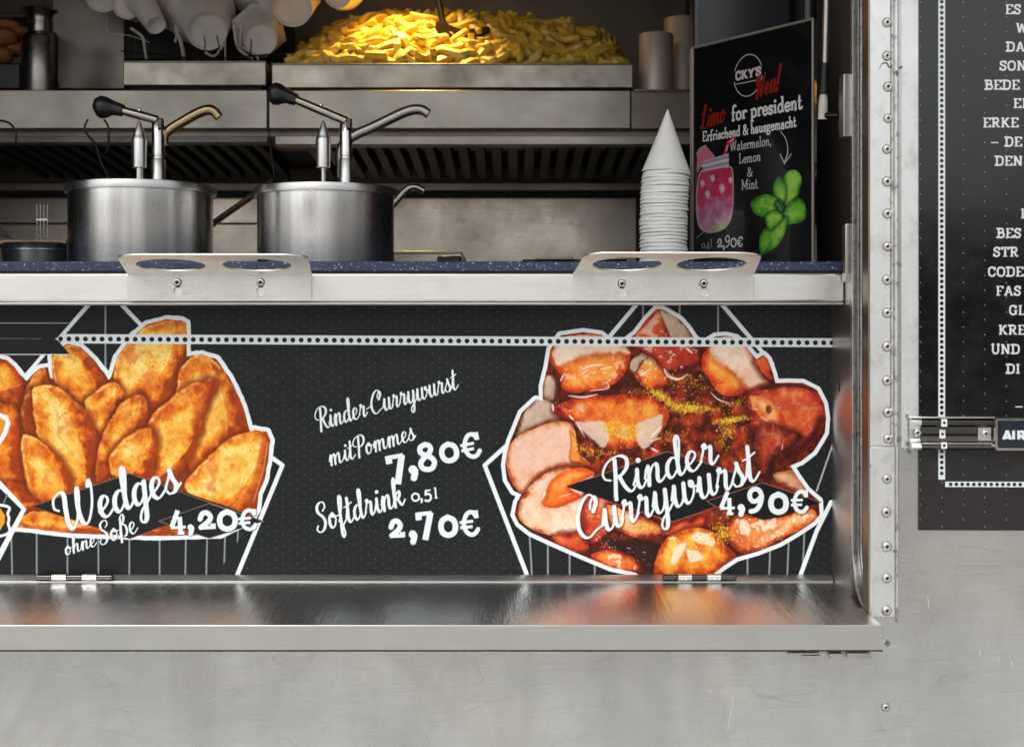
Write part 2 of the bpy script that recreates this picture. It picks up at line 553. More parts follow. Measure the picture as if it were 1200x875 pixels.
# --- slab serif: straight strokes 'b' (butt), curves 'c', x-height .56, cap height 1
def _S():
    G = {}
    def bar(*p): return ('b', list(p))
    def cur(*p): return ('c', list(p))
    def sl(x, y, a=.13, b=.13): return ('s', [(x - a, y), (x + b, y)])
    G['E'] = (.72, [bar((.18,0),(.18,1)), ('s',[(.02,.94),(.64,.94)]), ('s',[(.02,.06),(.66,.06)]), ('s',[(.18,.5),(.5,.5)]), bar((.62,.72),(.62,1)), bar((.64,0),(.64,.28))])
    G['F'] = (.68, [bar((.18,0),(.18,1)), ('s',[(.02,.94),(.62,.94)]), sl(.18,.06,.16,.2), ('s',[(.18,.48),(.5,.48)]), bar((.6,.72),(.6,1))])
    G['S'] = (.64, [cur((.54,.74),(.44,.9),(.28,.93),(.12,.82),(.12,.64),(.3,.53),(.46,.44),(.54,.3),(.46,.12),(.3,.06),(.14,.12),(.07,.28)), bar((.54,.7),(.54,.98)), bar((.07,.02),(.07,.3))])
    G['W'] = (1.08, [bar((.14,.98),(.3,.02)), bar((.32,.02),(.52,.9)), bar((.54,.9),(.74,.02)), bar((.76,.02),(.92,.98)), sl(.13,.94), sl(.93,.94)])
    G['D'] = (.82, [bar((.18,0),(.18,1)), ('c',[(.04,.93),(.4,.93),(.66,.82),(.7,.5),(.64,.16),(.4,.07),(.04,.07)])])
    G['A'] = (.84, [bar((.14,.02),(.4,.98)), bar((.42,.98),(.68,.02)), sl(.14,.06,.14,.12), sl(.68,.06,.12,.14), ('s',[(.24,.34),(.58,.34)])])
    G['O'] = (.82, [cur((.4,.94),(.16,.82),(.1,.5),(.18,.16),(.4,.06),(.62,.16),(.7,.5),(.64,.82),(.4,.94))])
    G['B'] = (.76, [bar((.18,0),(.18,1)), cur((.04,.93),(.42,.93),(.56,.84),(.56,.66),(.42,.54),(.18,.53)), cur((.18,.53),(.46,.52),(.64,.42),(.64,.18),(.46,.07),(.04,.07))])
    G['R'] = (.8, [bar((.18,0),(.18,1)), cur((.04,.93),(.42,.93),(.58,.84),(.58,.6),(.42,.49),(.18,.48)), bar((.36,.5),(.62,.04)), sl(.18,.06,.16,.14), sl(.66,.06,.08,.12)])
    G['N'] = (.88, [bar((.18,0),(.18,1)), bar((.18,.98),(.66,.02)), bar((.68,0),(.68,1)), sl(.16,.06,.14,.14), sl(.14,.94,.12,.1), sl(.68,.94,.14,.14)])
    G['K'] = (.84, [bar((.18,0),(.18,1)), bar((.2,.4),(.62,.94)), bar((.34,.54),(.66,.04)), sl(.18,.06,.16,.14), sl(.18,.94,.16,.14), sl(.62,.94,.12,.14), sl(.68,.06,.12,.14)])
    G['T'] = (.76, [bar((.38,0),(.38,1)), ('s',[(.06,.94),(.7,.94)]), bar((.1,.7),(.1,1)), bar((.66,.7),(.66,1)), sl(.38,.06,.18,.18)])
    G['I'] = (.42, [bar((.2,0),(.2,1)), sl(.2,.06,.17,.17), sl(.2,.94,.17,.17)])
    G['C'] = (.74, [cur((.62,.7),(.52,.88),(.36,.94),(.16,.82),(.1,.5),(.16,.18),(.38,.06),(.56,.12),(.66,.28)), bar((.62,.66),(.62,.98))])
    G['G'] = (.8, [cur((.62,.72),(.52,.88),(.36,.94),(.16,.82),(.1,.5),(.16,.18),(.38,.06),(.54,.1),(.62,.2)), bar((.62,.68),(.62,.98)), bar((.62,.04),(.62,.46)), ('s',[(.44,.44),(.76,.44)])])
    G['L'] = (.68, [bar((.18,0),(.18,1)), sl(.18,.94,.16,.16), ('s',[(.02,.06),(.62,.06)]), bar((.6,0),(.6,.32))])
    G['U'] = (.84, [cur((.18,1),(.18,.34),(.26,.12),(.42,.06),(.58,.12),(.66,.34),(.66,1)), sl(.18,.94,.16,.14), sl(.66,.94,.14,.16)])
    G['M'] = (1.04, [bar((.18,0),(.18,1)), bar((.18,.98),(.5,.2)), bar((.52,.2),(.82,.98)), bar((.84,0),(.84,1)), sl(.18,.06,.16,.14), sl(.84,.06,.14,.16), sl(.14,.94,.1,.1), sl(.88,.94,.1,.1)])
    G['Y'] = (.8, [bar((.12,.98),(.4,.46)), bar((.42,.46),(.66,.98)), bar((.4,0),(.4,.5)), sl(.4,.06,.18,.18)])
    G['–'] = (.86, [('s',[(.06,.4),(.74,.4)])])
    G[' '] = (.34, [])
    G['l'] = (.34, [bar((.16,0),(.16,1.0)), sl(.17,.05,.14,.14), sl(.1,.95,.1,.08)])
    G['i'] = (.34, [bar((.16,0),(.16,.56)), sl(.17,.05,.14,.14), sl(.1,.51,.1,.08), ('d',[(.15,.78)])])
    G['r'] = (.44, [bar((.14,0),(.14,.56)), sl(.15,.05,.13,.15), sl(.08,.51,.08,.08), cur((.14,.3),(.22,.46),(.32,.53),(.42,.46))])
    G['n'] = (.58, [bar((.14,0),(.14,.56)), sl(.14,.05,.12,.1), sl(.08,.51,.08,.08), cur((.14,.34),(.24,.5),(.34,.52),(.42,.42),(.42,0)), sl(.43,.05,.1,.12)])
    G['m'] = (.86, [bar((.14,0),(.14,.56)), sl(.14,.05,.12,.08), sl(.08,.51,.08,.08), cur((.14,.34),(.24,.5),(.32,.52),(.4,.42),(.4,0)), sl(.4,.05,.08,.08), cur((.4,.34),(.5,.5),(.6,.52),(.68,.42),(.68,0)), sl(.7,.05,.1,.12)])
    G['h'] = (.58, [bar((.14,0),(.14,1)), sl(.14,.05,.12,.1), sl(.08,.95,.08,.08), cur((.14,.34),(.24,.5),(.34,.52),(.42,.42),(.42,0)), sl(.43,.05,.1,.12)])
    G['o'] = (.56, [cur((.27,.54),(.12,.44),(.08,.26),(.14,.08),(.27,.02),(.42,.1),(.47,.27),(.42,.46),(.27,.54))])
    G['e'] = (.52, [cur((.1,.29),(.44,.3),(.4,.46),(.27,.53),(.12,.44),(.08,.26),(.14,.08),(.28,.02),(.44,.1))])
    G['c'] = (.5, [cur((.42,.42),(.34,.51),(.24,.53),(.11,.42),(.08,.26),(.14,.08),(.28,.02),(.43,.1)), bar((.42,.36),(.42,.54))])
    G['a'] = (.55, [cur((.1,.44),(.24,.53),(.36,.48),(.38,.36),(.38,.0)), cur((.38,.3),(.2,.3),(.08,.2),(.1,.06),(.22,.02),(.38,.12)), sl(.42,.05,.04,.1)])
    G['u'] = (.58, [cur((.13,.56),(.13,.16),(.2,.04),(.3,.04),(.42,.18)), bar((.42,0),(.42,.56)), sl(.08,.51,.08,.06), sl(.37,.51,.08,.06), sl(.46,.05,.04,.1)])
    G['t'] = (.4, [cur((.16,.8),(.16,.16),(.2,.04),(.3,.03),(.38,.1)), ('s',[(.02,.51),(.36,.51)])])
    G['f'] = (.4, [cur((.4,.92),(.3,.98),(.18,.9),(.16,.76),(.16,0)), sl(.17,.05,.14,.16), ('s',[(.02,.51),(.36,.51)])])
    G['d'] = (.6, [cur((.42,.44),(.28,.53),(.13,.45),(.08,.26),(.14,.07),(.27,.03),(.42,.14)), bar((.44,0),(.44,1)), sl(.37,.95,.08,.06), sl(.48,.05,.04,.1)])
    G['p'] = (.6, [bar((.14,-.3),(.14,.56)), sl(.15,-.25,.14,.14), sl(.08,.51,.08,.06), cur((.14,.44),(.3,.54),(.45,.45),(.5,.28),(.44,.08),(.3,.02),(.14,.12))])
    G['s'] = (.46, [cur((.36,.42),(.26,.53),(.14,.5),(.09,.4),(.16,.31),(.3,.25),(.38,.16),(.32,.05),(.2,.02),(.07,.14)), bar((.37,.38),(.37,.56)), bar((.07,0),(.07,.18))])
    G['g'] = (.56, [cur((.26,.54),(.12,.48),(.1,.34),(.2,.22),(.34,.24),(.42,.36),(.38,.5),(.26,.54)), cur((.18,.22),(.1,.12),(.2,.04),(.4,.02),(.48,-.1),(.4,-.26),(.2,-.28),(.06,-.18),(.12,-.04),(.22,.02)), ('s',[(.38,.53),(.54,.55)])])
    G['&'] = (.78, [cur((.7,.48),(.56,.18),(.36,.04),(.14,.08),(.08,.26),(.2,.46),(.42,.62),(.42,.84),(.28,.92),(.16,.8),(.24,.56),(.46,.24),(.68,.04))])
    G[','] = (.28, [cur((.12,.1),(.18,.02),(.12,-.16)), ('d',[(.13,.07)])])
    G['.'] = (.26, [('d',[(.13,.07)])])
    G["'"] = (.22, [bar((.1,.7),(.1,1.05))])
    # old style figures
    G['4'] = (.74, [bar((.4,.78),(.08,.06)), ('s',[(.04,.04),(.7,.04)]), bar((.46,-.26),(.46,.5)), ('s',[(.32,-.22),(.62,-.22)])])
    G['2'] = (.66, [cur((.1,.38),(.2,.56),(.38,.58),(.5,.44),(.42,.28),(.12,.08)), ('s',[(.06,.06),(.6,.06)]), bar((.58,0),(.58,.2))])
    G['0'] = (.72, [cur((.35,.58),(.15,.48),(.08,.28),(.15,.08),(.35,.0),(.56,.08),(.63,.28),(.56,.48),(.35,.58))])
    G['7'] = (.66, [('s',[(.06,.54),(.6,.54)]), bar((.56,.56),(.26,-.34)), bar((.1,.34),(.1,.6))])
    G['8'] = (.7, [cur((.34,.9),(.16,.82),(.14,.64),(.3,.5),(.5,.38),(.58,.2),(.48,.02),(.32,-.02),(.12,.06),(.08,.24),(.2,.4),(.42,.54),(.52,.7),(.48,.84),(.34,.9))])
    G['9'] = (.7, [cur((.14,-.24),(.34,-.14),(.5,.06),(.58,.34),(.5,.54),(.32,.6),(.14,.5),(.1,.3),(.2,.14),(.38,.14),(.54,.26))])
    G['9u'] = (.7, [cur((.14,.0),(.34,.05),(.5,.25),(.58,.58),(.5,.82),(.32,.9),(.14,.8),(.1,.58),(.2,.42),(.38,.42),(.54,.56))])
    G['5'] = (.6, [('s',[(.14,.54),(.5,.54)]), bar((.16,.56),(.14,.24)), cur((.12,.26),(.32,.3),(.46,.18),(.46,-.04),(.3,-.18),(.08,-.14))])
    G['€'] = (.82, [cur((.72,.66),(.58,.82),(.4,.8),(.26,.62),(.2,.36),(.28,.1),(.46,-.02),(.62,.02),(.74,.16)), bar((.72,.58),(.72,.88)), ('s',[(.04,.48),(.58,.48)]), ('s',[(.04,.28),(.54,.28)])])
    return G
SLAB = _S()

def xform(x, y, size, ang, shear=0.0, sx=1.0):
    ca, sa = math.cos(ang), math.sin(ang)
    def f(q):
        q = np.asarray(q, float).reshape(-1, 2)
        u = (q[:, 0] + shear * q[:, 1]) * size * sx
        v = q[:, 1] * size
        return np.stack([x + u * ca + v * sa, y + u * sa - v * ca], 1)   # angle rises when negative
    return f

def script(cv, text, x, y, size, ang_deg, col, w=.1, sx=1.0, shear=.22, al=1.0, grow=0.0, thin=.45, fit=None):
    """brush script; strokes are wide going down and thin going up"""
    adv = 0.0
    a = math.radians(ang_deg)
    if fit: sx = fit / (size * (sum(SCRIPT[c][0] for c in text) + .12))
    f = xform(x, y, size, a, shear, sx)
    for ch in text:
        A, strokes, dots = SCRIPT[ch]
        for st in strokes:
            p = spline(st, 7)
            d = np.gradient(p, axis=0)
            n = np.hypot(d[:, 0], d[:, 1]) + 1e-9
            down = np.clip(-d[:, 1] / n, 0, 1) * .75 + .25 * np.abs(d[:, 1] / n)
            ww = thin + (1 - thin) * down
            k = np.array([.25, .5, .25]); ww = np.convolve(np.pad(ww, 1, 'edge'), k, 'valid')
            p[:, 0] += adv
            cv.line(f(p), ww * w * size + grow, col, al)
        for dt in dots:
            c = f([(dt[0] + adv, dt[1])])[0]
            cv.disc(c[0], c[1], w * size * .62 + grow / 2, col, al)
        adv += A
    return f([(adv, 0)])[0]

def slab(cv, text, x, y, size, ang_deg, col, w=.17, sw=.12, sx=1.0, gap=0.0, al=1.0, grow=0.0, fit=None):
    if fit:                                        # stretch to a given length
        tot = sum(SLAB[c][0] + gap for c in text)
        sx = fit / (tot * size)
    f = xform(x, y, size, math.radians(ang_deg), 0, sx)
    adv = 0.0
    for ch in text:
        A, st = SLAB[ch]
        for kind, p in st:
            q = np.array(p, float); 
            if kind == 'c': q = spline(q, 6)
            q[:, 0] += adv
            if kind == 'c': cv.line(f(q), w * size * .95 + grow, col, al)
            elif kind == 'b': cv.line(f(q), w * size + grow, col, al, butt=True)
            elif kind == 's': cv.line(f(q), sw * size + grow, col, al, butt=True)
            else:
                c = f(q)[0]; cv.disc(c[0], c[1], w * size * .62 + grow / 2, col, al)
        adv += A + gap
    return f([(adv, 0)])[0]

def Z(ox, oy, sc, pts):
    return [(ox + (px - 300 if px <= -40 and ox == 0 else px) / sc, oy + py / sc) for px, py in pts]

def mix3(a, b, t):
    return a * (1 - t[..., None]) + b * t[..., None]

def rag(pts, n=5, amp=.6, rng=None):
    p = spline(pts, n, True)
    return p + rng.normal(0, amp, p.shape)

def potato(cv, pts, mask, tone=0.0, lit=(-.5, -.8), seed=0, ridge=None):
    """one roasted wedge of the printed photograph"""
    P = rag(pts, 5, .25, cv.rng)
    r = cv.poly(P, 9, 2.2, seed)
    if not r: return
    d, sj, si, X, Y = r
    m0 = mask[sj, si]
    sh = np.clip(1 + np.minimum(d, 0) / 7, 0, 1) * .72
    cv.put(sh * m0, sj, si, srgb(104, 38, 10))
    lo, hi = P.min(0), P.max(0)
    c = (lo + hi) / 2; sz = (hi - lo).max() / 2
    g = ((X - c[0]) * lit[0] + (Y - c[1]) * lit[1]) / sz
    n1 = cv.fbm(16, seed)[sj, si]; n2 = cv.fbm(5, seed + 11)[sj, si]; n3 = cv.noise(1.3, 1, 1, seed + 5)[sj, si]
    e = sstep(0, 14 + sz * .12, d + n1 * 9)
    t = np.clip(.17 + .56 * e + .30 * g + .30 * n1 + .12 * n2 + tone - .3 * np.exp(-(d / 5) ** 2) * np.clip(-g * 2, 0, 1), 0, 1)
    stops = [(0, srgb(158, 60, 16)), (.25, srgb(216, 102, 26)), (.5, srgb(240, 146, 42)), (.75, srgb(252, 184, 72)), (1, srgb(255, 218, 126))]
    if sz > 14:                                  # flat cut face against the curved skin side
        q0 = P - c; ev = np.linalg.eigh(q0.T @ q0)[1]
        nx, ny = ev[:, 0]; wd = np.abs(q0 @ ev[:, 0]).max()
        if nx * lit[0] + ny * lit[1] > 0: nx, ny = -nx, -ny
        bow = ((X - c[0]) * ev[0, 1] + (Y - c[1]) * ev[1, 1]) / sz
        ln = (X - c[0]) * nx + (Y - c[1]) * ny - wd * (.42 - .35 * bow ** 2) + n2 * 1.2
        fm_ = sstep(-.6, .9, ln)
        t = np.clip(t - .24 * fm_ + .22 * np.exp(-((ln + 1.2) / .9) ** 2) * (.5 + n1), 0, 1)
    col = np.zeros(t.shape + (3,), np.float32) + stops[0][1]
    for (a, ca), (b, cb) in zip(stops, stops[1:]):
        col = mix3(col, cb, np.clip((t - a) / (b - a), 0, 1))
    col = col * (1 + n3[..., None] * .10 + n2[..., None] * .07)
    red = sstep(.12, .5, cv.fbm(22, seed + 31)[sj, si]) * .42
    col = mix3(col, srgb(206, 74, 22), red)
    rim = np.exp(-((d - 2.2) / 1.6) ** 2) * np.clip(g * 1.4 + .1, 0, 1) * (.5 + n2)
    col = mix3(col, srgb(255, 226, 160), np.clip(rim, 0, .8))
    cv.put(cv.aa(d, .25) * m0, sj, si, np.clip(col, 0, 1))
    for _ in range(int(sz * 1.3)):
        j, i = cv.rng.randint(d.shape[0]), cv.rng.randint(d.shape[1])
        if d[j, i] > 2 and m0[j, i] > .9:
            cv.disc(X[j, i], Y[j, i], cv.rng.uniform(.3, .8), srgb(120, 52, 16), cv.rng.uniform(.3, .8), cv.rng.uniform(.3, .9), .2)

def meat(cv, pts, mask, stops, seed=0, lit=(-.4, -.8), edge=8, namp=.26, spec=0.0, gr=.42, shadow=.6, warp=1.2):
    P = rag(pts, 5, .2, cv.rng)
    r = cv.poly(P, 8, warp, seed)
    if not r: return
    d, sj, si, X, Y = r
    m0 = mask[sj, si]
    cv.put(np.clip(1 + np.minimum(d, 0) / 6, 0, 1) * shadow * m0, sj, si, srgb(52, 12, 6))
    lo, hi = P.min(0), P.max(0)
    c = (lo + hi) / 2; sz = (hi - lo).max() / 2
    g = ((X - c[0]) * lit[0] + (Y - c[1]) * lit[1]) / sz
    n1 = cv.fbm(12, seed)[sj, si]; n2 = cv.fbm(3.5, seed + 11)[sj, si]
    t = np.clip(.12 + .6 * sstep(0, edge, d + n1 * 3) + gr * g + namp * n1 + .05 * n2, 0, 1)
    col = np.zeros(t.shape + (3,), np.float32) + stops[0]
    k = len(stops) - 1
    for i in range(k):
        col = mix3(col, stops[i + 1], np.clip(t * k - i, 0, 1))
    col = col * (1 + n2[..., None] * .045)
    if spec:
        s_ = sstep(.2, .28, cv.fbm(6, seed + 41)[sj, si] + g * .2) * min(1, spec * 1.7) * sstep(2, 6, d)
        col = mix3(col, srgb(255, 236, 215), s_)
    cv.put(cv.aa(d, .25) * m0, sj, si, np.clip(col, 0, 1))

INK = srgb(28, 31, 33)
PAPER = srgb(236, 243, 246)

def dot_grid(cv, x0, x1, y0, y1, dx, dy, col, r=.75):
    k = 0
    x = x0
    while x < x1:
        y = y0 + (dy / 2 if k % 2 else 0)
        while y < y1:
            cv.disc(x, y, r, col, .75)
            y += dy
        x += dx / 1.0; k += 1

def paint_menu():
    """the printed panel under the counter; coordinates run 975 wide, 320 tall"""
    cv = Canvas(-90, 352, 980, 680, 2.6, INK, 4)
    cv.a *= (1 + cv.fbm(3, 5)[..., None] * .05 + cv.noise(1.2, 4, 1, 8)[..., None] * .05)
    cv.a += (np.clip(cv.noise(2.1, 3, 1, 9), 0, 1) * .03)[..., None]
    dot_grid(cv, -86, 980, 355, 680, 8.35, 10.9, srgb(112, 117, 121), .66)
    full = np.ones((cv.h, cv.w), np.float32)
    flat = INK * .93

    # ---------------- the bag behind the wedges
    cv.fill([(-90,352),(105,352),(64,400),(30,440),(-90,440)], flat)
    cv.fill([(113,352),(136,352),(175,395),(200,450),(90,450),(70,405),(105,362)], flat)
    for ln in ([(66,400),(110,350)], [(136,350),(172,388)]):
        cv.line(ln, 5, PAPER)
    cv.line([(30,440),(60,405)], 4.5, PAPER)
    cv.line([(123.5,357),(123.5,430)], 2.2, srgb(150,154,157))
    cv.fill([(-20,628),(300,628),(279,682),(-20,682)], flat)
    for xa, xb in ((13,14.5),(43,43),(79,79),(115,115.5),(151.5,151.5),(187,187),(218,217),(243,241.5),(264,262),(279,276)):
        cv.line([(xa,620),(xb,682)], 2.0, srgb(140,145,148))
    cv.fill([(300,520),(331,545),(283,672),(255,672),(300,600)], flat)
    cv.line([(320,537),(331,545),(277,676)], 5.2, PAPER)

    # white outline: the silhouette grown by its border
    A = lambda p: Z(0, 350, 3.5, p)
    silW = A([(-60,245),(0,245),(25,250),(55,275),(85,315),(108,338),(140,305),(165,285),(196,280),(205,320),(215,330),(212,235),(235,205),(280,185),(330,198),(385,250),(425,300),(445,335),
              (455,325),(480,240),(540,160),(600,108),(680,85),(745,90),(764,100),(765,235),(790,232),(830,228),(890,250),(940,322),(985,412),(1008,480),(1025,545),(1045,537),(1095,545),(1108,580),(1100,660),(1085,740),(1060,800),(1055,860),(1030,905),(900,965),(650,972),(300,962),(60,935),(-60,900)])
    cv.fill(silW, PAPER, grow=5.2, warp=.8)
    r = cv.poly(silW, 4, .8)
    mk = np.zeros((cv.h, cv.w), np.float32); mk[r[1], r[2]] = cv.aa(r[0])
    cv.put(mk, slice(None), slice(None), srgb(150, 66, 20))
    potato(cv, A([(-70,250),(0,248),(40,262),(80,310),(100,345),(95,400),(60,450),(-70,450)]), mk, .02, (-.6,-.5), 1)
    potato(cv, A([(120,335),(160,292),(190,285),(197,350),(150,430),(95,520),(85,470)]), mk, -.25, (-.5,-.6), 2)
    potato(cv, A([(215,238),(280,188),(335,205),(390,262),(430,325),(430,365),(350,435),(290,405),(220,335)]), mk, .0, (-.5,-.5), 3)
    potato(cv, A([(465,340),(480,242),(540,162),(600,112),(680,88),(760,95),(765,150),(752,235),(732,330),(690,405),(620,445),(560,405),(500,405)]), mk, .12, (-.5,-.55), 4)
    potato(cv, A([(722,380),(742,290),(782,240),(830,230),(890,258),(940,330),(985,420),(1012,500),(1015,548),(960,575),(880,640),(790,715),(760,640),(760,500)]), mk, .06, (-.6,-.6), 5)
    potato(cv, A([(-70,430),(-10,428),(60,440),(85,500),(80,560),(95,650),(60,780),(-70,780)]), mk, -.1, (-.6,-.5), 13)
    potato(cv, A([(90,440),(130,375),(165,470),(170,600),(110,590)]), mk, -.35, (-.6,-.5), 23)
    potato(cv, A([(345,430),(400,370),(462,340),(500,362),(500,405),(450,475),(430,560),(400,585),(370,505)]), mk, .08, (-.6,-.6), 7)
    potato(cv, A([(130,380),(150,356),(222,352),(290,400),(342,452),(385,530),(402,600),(387,680),(352,760),(300,795),(240,725),(170,602),(140,482)]), mk, .14, (-.6,-.4), 6)
    potato(cv, A([(440,520),(480,450),(530,402),(580,395),(602,420),(602,492),(560,562),(480,642),(440,722),(395,745),(398,640)]), mk, .03, (-.6,-.5), 8)
    potato(cv, A([(600,520),(640,460),(720,392),(800,342),(890,328),(893,372),(852,452),(822,562),(765,680),(702,742),(620,745),(598,622)]), mk, .0, (-.7,-.5), 9)
    potato(cv, A([(450,652),(500,582),(600,525),(642,560),(642,642),(612,745),(540,745),(460,725)]), mk, .1, (-.7,-.4), 10)
    potato(cv, A([(755,765),(800,700),(882,620),(960,562),(1042,538),(1102,545),(1107,620),(1087,722),(1055,845),(1000,900),(900,860),(800,815)]), mk, .13, (-.7,-.3), 11)
    potato(cv, A([(90,570),(140,568),(202,610),(272,692),(302,782),(252,825),(172,835),(110,762)]), mk, .1, (-.7,-.3), 12)
    potato(cv, A([(-60,750),(40,750),(110,790),(160,840),(150,900),(-60,900)]), mk, .02, (-.5,-.5), 14)
    potato(cv, A([(60,905),(180,870),(400,890),(520,920),(420,962),(120,955)]), mk, .16, (-.3,-.7), 15)
    potato(cv, A([(560,925),(680,905),(830,915),(900,950),(700,975),(560,972)]), mk, -.25, (-.3,-.7), 16)
    cv.line(A([(235,470),(240,560),(300,640)]), 1.4, srgb(190,90,30), .4, 1)
    cv.line(A([(885,335),(850,440),(800,540)]), 5, srgb(150,52,18), .5, 1.5)
    cv.line(A([(1085,570),(1060,700),(1020,820)]), 6, srgb(196,92,34), .5, 1.5)
    cv.line(A([(1098,590),(1080,700),(1040,830)]), 1.6, srgb(255,220,160), .5, .6)
    # ribbon with the arrow notch
    cv.fill([(-90,378.5),(82,378.5),(66,397),(82,415),(-90,415)], INK * .97)
    cv.line([(-90,378.5),(80,378.5)], 1.0, srgb(200,203,205))
    cv.line([(-90,415.3),(80,415.3)], 1.2, srgb(225,228,230))
    cv.line([(-90,396.3),(48,396.8)], .8, srgb(140,120,110))
    # neighbour to the left
    cv.fill(Z(0,350,3.5,[(-90,470),(0,470),(30,480),(42,510),(25,560),(0,595),(-90,640)]), PAPER, grow=.5)
    cv.fill(Z(0,350,3.5,[(-90,484),(-4,484),(22,500),(16,540),(0,572),(-90,620)]), srgb(226,150,46), warp=1)
    cv.fill(Z(0,500,3.123,[(-200,195),(0,195),(97,300),(0,490),(-200,560)]), PAPER)
    cv.fill(Z(0,500,3.123,[(-200,215),(-10,215),(78,302),(-10,462),(-200,560)]), flat)
    cv.line(Z(0,500,3.123,[(28,245),(8,290)]), 1.3, srgb(150,154,157))
    cv.line(spline(Z(0,500,3.123,[(-40,290),(0,286),(28,320),(30,350),(0,400),(-40,420)]), 6), 3.4, PAPER)
    cv.fill(Z(0,500,3.123,[(-40,300),(0,296),(18,322),(18,350),(-4,385),(-40,400)]), srgb(240,160,40))
    # dark lozenges
    cv.fill([(37,593),(152,554.5),(262,592),(309,610.5),(245,630.6),(195,615),(152,631)], INK * .95)
    cv.line([(37,593),(152,554.5),(282,602)], 1.1, srgb(150,100,72))
    cv.line([(37,593),(152,631),(186,618)], .9, srgb(150,84,62), .7)
    cv.fill([(186,610.5),(245,589.7),(309,610.5),(245,630.6)], INK * .95)
    cv.line([(186,610.5),(245,589.7),(309,610.5),(245,630.6),(186,610.5)], .9, srgb(176,150,138), .75)
    def wedge_text(dx, dy, col, al, g):
        script(cv, 'Wedges', 69+dx, 624.5+dy, 47, -19.6, col, .125, 1, .12, al, g, .4, fit=158)
        script(cv, 'ohne', 77+dx, 650.5+dy, 19, -18, col, .13, 1.12, .12, al, g, .42, fit=41)
        script(cv, 'Soße', 117.5+dx, 638.5+dy, 26, -19.6, col, .11, 1.02, .12, al, g, .42, fit=50)
        slab(cv, '4', 199+dx, 619.5+dy, 27, -4, col, .21, .13, 1.0, 0, al, g)
        slab(cv, ',', 219.5+dx, 620+dy, 30, -3, col, .2, .13, 1.0, 0, al, g)
        slab(cv, '2', 232+dx, 620.5+dy, 33, -3, col, .2, .13, .93, 0, al, g)
        slab(cv, '0', 255+dx, 620.0+dy, 35, -2, col, .2, .13, .95, 0, al, g)
        slab(cv, '€', 279+dx, 620.5+dy, 26, -5, col, .19, .13, 1.08, 0, al, g)
    wedge_text(.5, .7, srgb(20,20,20), .35, 1.2)
    wedge_text(0, 0, PAPER, 1, 0)

    # ---------------- middle lettering
    script(cv, 'Rinder-Currywurst', 372, 504.5, 26, -16.6, PAPER, .105, .97, .14, 1, 0, .42, fit=175)
    script(cv, 'mitPommes', 387, 545.5, 24, -17.4, PAPER, .11, .95, .12, 1, 0, .45, fit=108)
    slab(cv, '7', 455, 556.5, 37, -10, PAPER, .21, .14, .95)
    slab(cv, ',', 479, 554, 42, -10, PAPER, .2, .13, 1)
    slab(cv, '8', 492, 551, 32, -10, PAPER, .21, .13, 1)
    slab(cv, '0', 517, 541.5, 34, -10, PAPER, .2, .13, .93)
    slab(cv, '€', 541, 537, 31, -11, PAPER, .18, .12, .98)
    script(cv, 'Softdrink', 372, 624, 33, -18.2, PAPER, .11, .87, .12, 1, 0, .45, fit=112)
    slab(cv, '0', 482, 587, 15, -5, PAPER, .17, .12, 1); slab(cv, ',', 492, 586, 15, -5, PAPER, .17, .12, 1)
    slab(cv, '5', 497, 584, 17, -5, PAPER, .17, .12, 1); slab(cv, 'l', 509, 584, 13, -5, PAPER, .17, .12, 1)
    slab(cv, '2', 456, 630.0, 33, -2, PAPER, .2, .13, .82)
    slab(cv, ',', 479, 629, 38, -6, PAPER, .2, .13, 1)
    slab(cv, '7', 489, 621.5, 35, -6, PAPER, .21, .14, .9)
    slab(cv, '0', 515, 627.5, 36, -4, PAPER, .2, .13, .86)
    slab(cv, '€', 539, 627, 31, -6, PAPER, .18, .12, .95)

    # ---------------- currywurst: bag lines
    cv.fill([(712,410),(760,352),(842,352),(900,412),(885,470),(700,470)], flat)
    cv.line([(712,397),(750,352)], 5, PAPER)
    cv.line([(842,352),(905,426)], 5, PAPER)
    for x in (753.5, 796.5): cv.line([(x,357),(x,400)], 2.2, srgb(150,154,157))
    cv.line([(841.5,357),(841.5,392)], 2.2, srgb(150,154,157))
    cv.fill([(568,545),(640,470),(900,600),(700,700),(617,672)], flat)
    cv.fill([(600,615),(1000,580),(950,640),(936,690),(617,690)], flat)
    cv.line([(640,480),(568,545),(617,672),(620,684)], 5.2, PAPER)
    for xa, xb, y0 in ((620,624,618),(642,642,630),(667.5,667.5,640),(697,697,650),(876,876,640),(903,901,630),(925,922,620),(943,940,615)):
        cv.line([(xa,y0),(xb,684)], 2.2, srgb(140,145,148))
    cv.line([(976,520),(957,575)], 2.2, srgb(170,174,177))
    cv.line([(974,588),(957,622),(935,682)], 5.2, PAPER)
    sil = [(594,531),(598,516.6),(604,502),(611.4,483.7),(627.9,468.2),(636.5,470),(636,452.8),(642,428),(645,409.6),(656.7,393),(683.4,389.2),(704,392),(716,401),(733,400),(745,391),(757.4,374.7),(769,362.5),(776,362.5),(786.7,368.5),(797,374.7),(806,385),(813.5,396.3),(823,404),(830,399.4),(838,394.4),(850.5,393.4),(862.8,396.3),(875,407.6),(886.5,421),(894.7,415.8),(899.8,421),(906,438.4),(908.5,448.7),(924.5,448.3),(941,448.7),(957.4,457),(965.7,473.4),(968,489.8),(966.7,506.3),(962.6,514),(953.3,528.8),(939,540),(926,545.5),(934.8,559.6),(945,574),(953,581),(959.5,586.4),(960.5,602.8),(953.3,611),(934.8,623.4),(914,635.7),(887.5,646),(862.8,653),(848.4,662.5),(836,672),(820,690),(770,690),(745,670.7),(716,664.5),(683.4,651),(648.4,635.7),(621.7,623.4),(608.3,613),(603,602.8),(606,588.4),(611.4,579),(602,575),(594,561.7),(592,545)]
    cv.fill(sil, PAPER, grow=5.0)
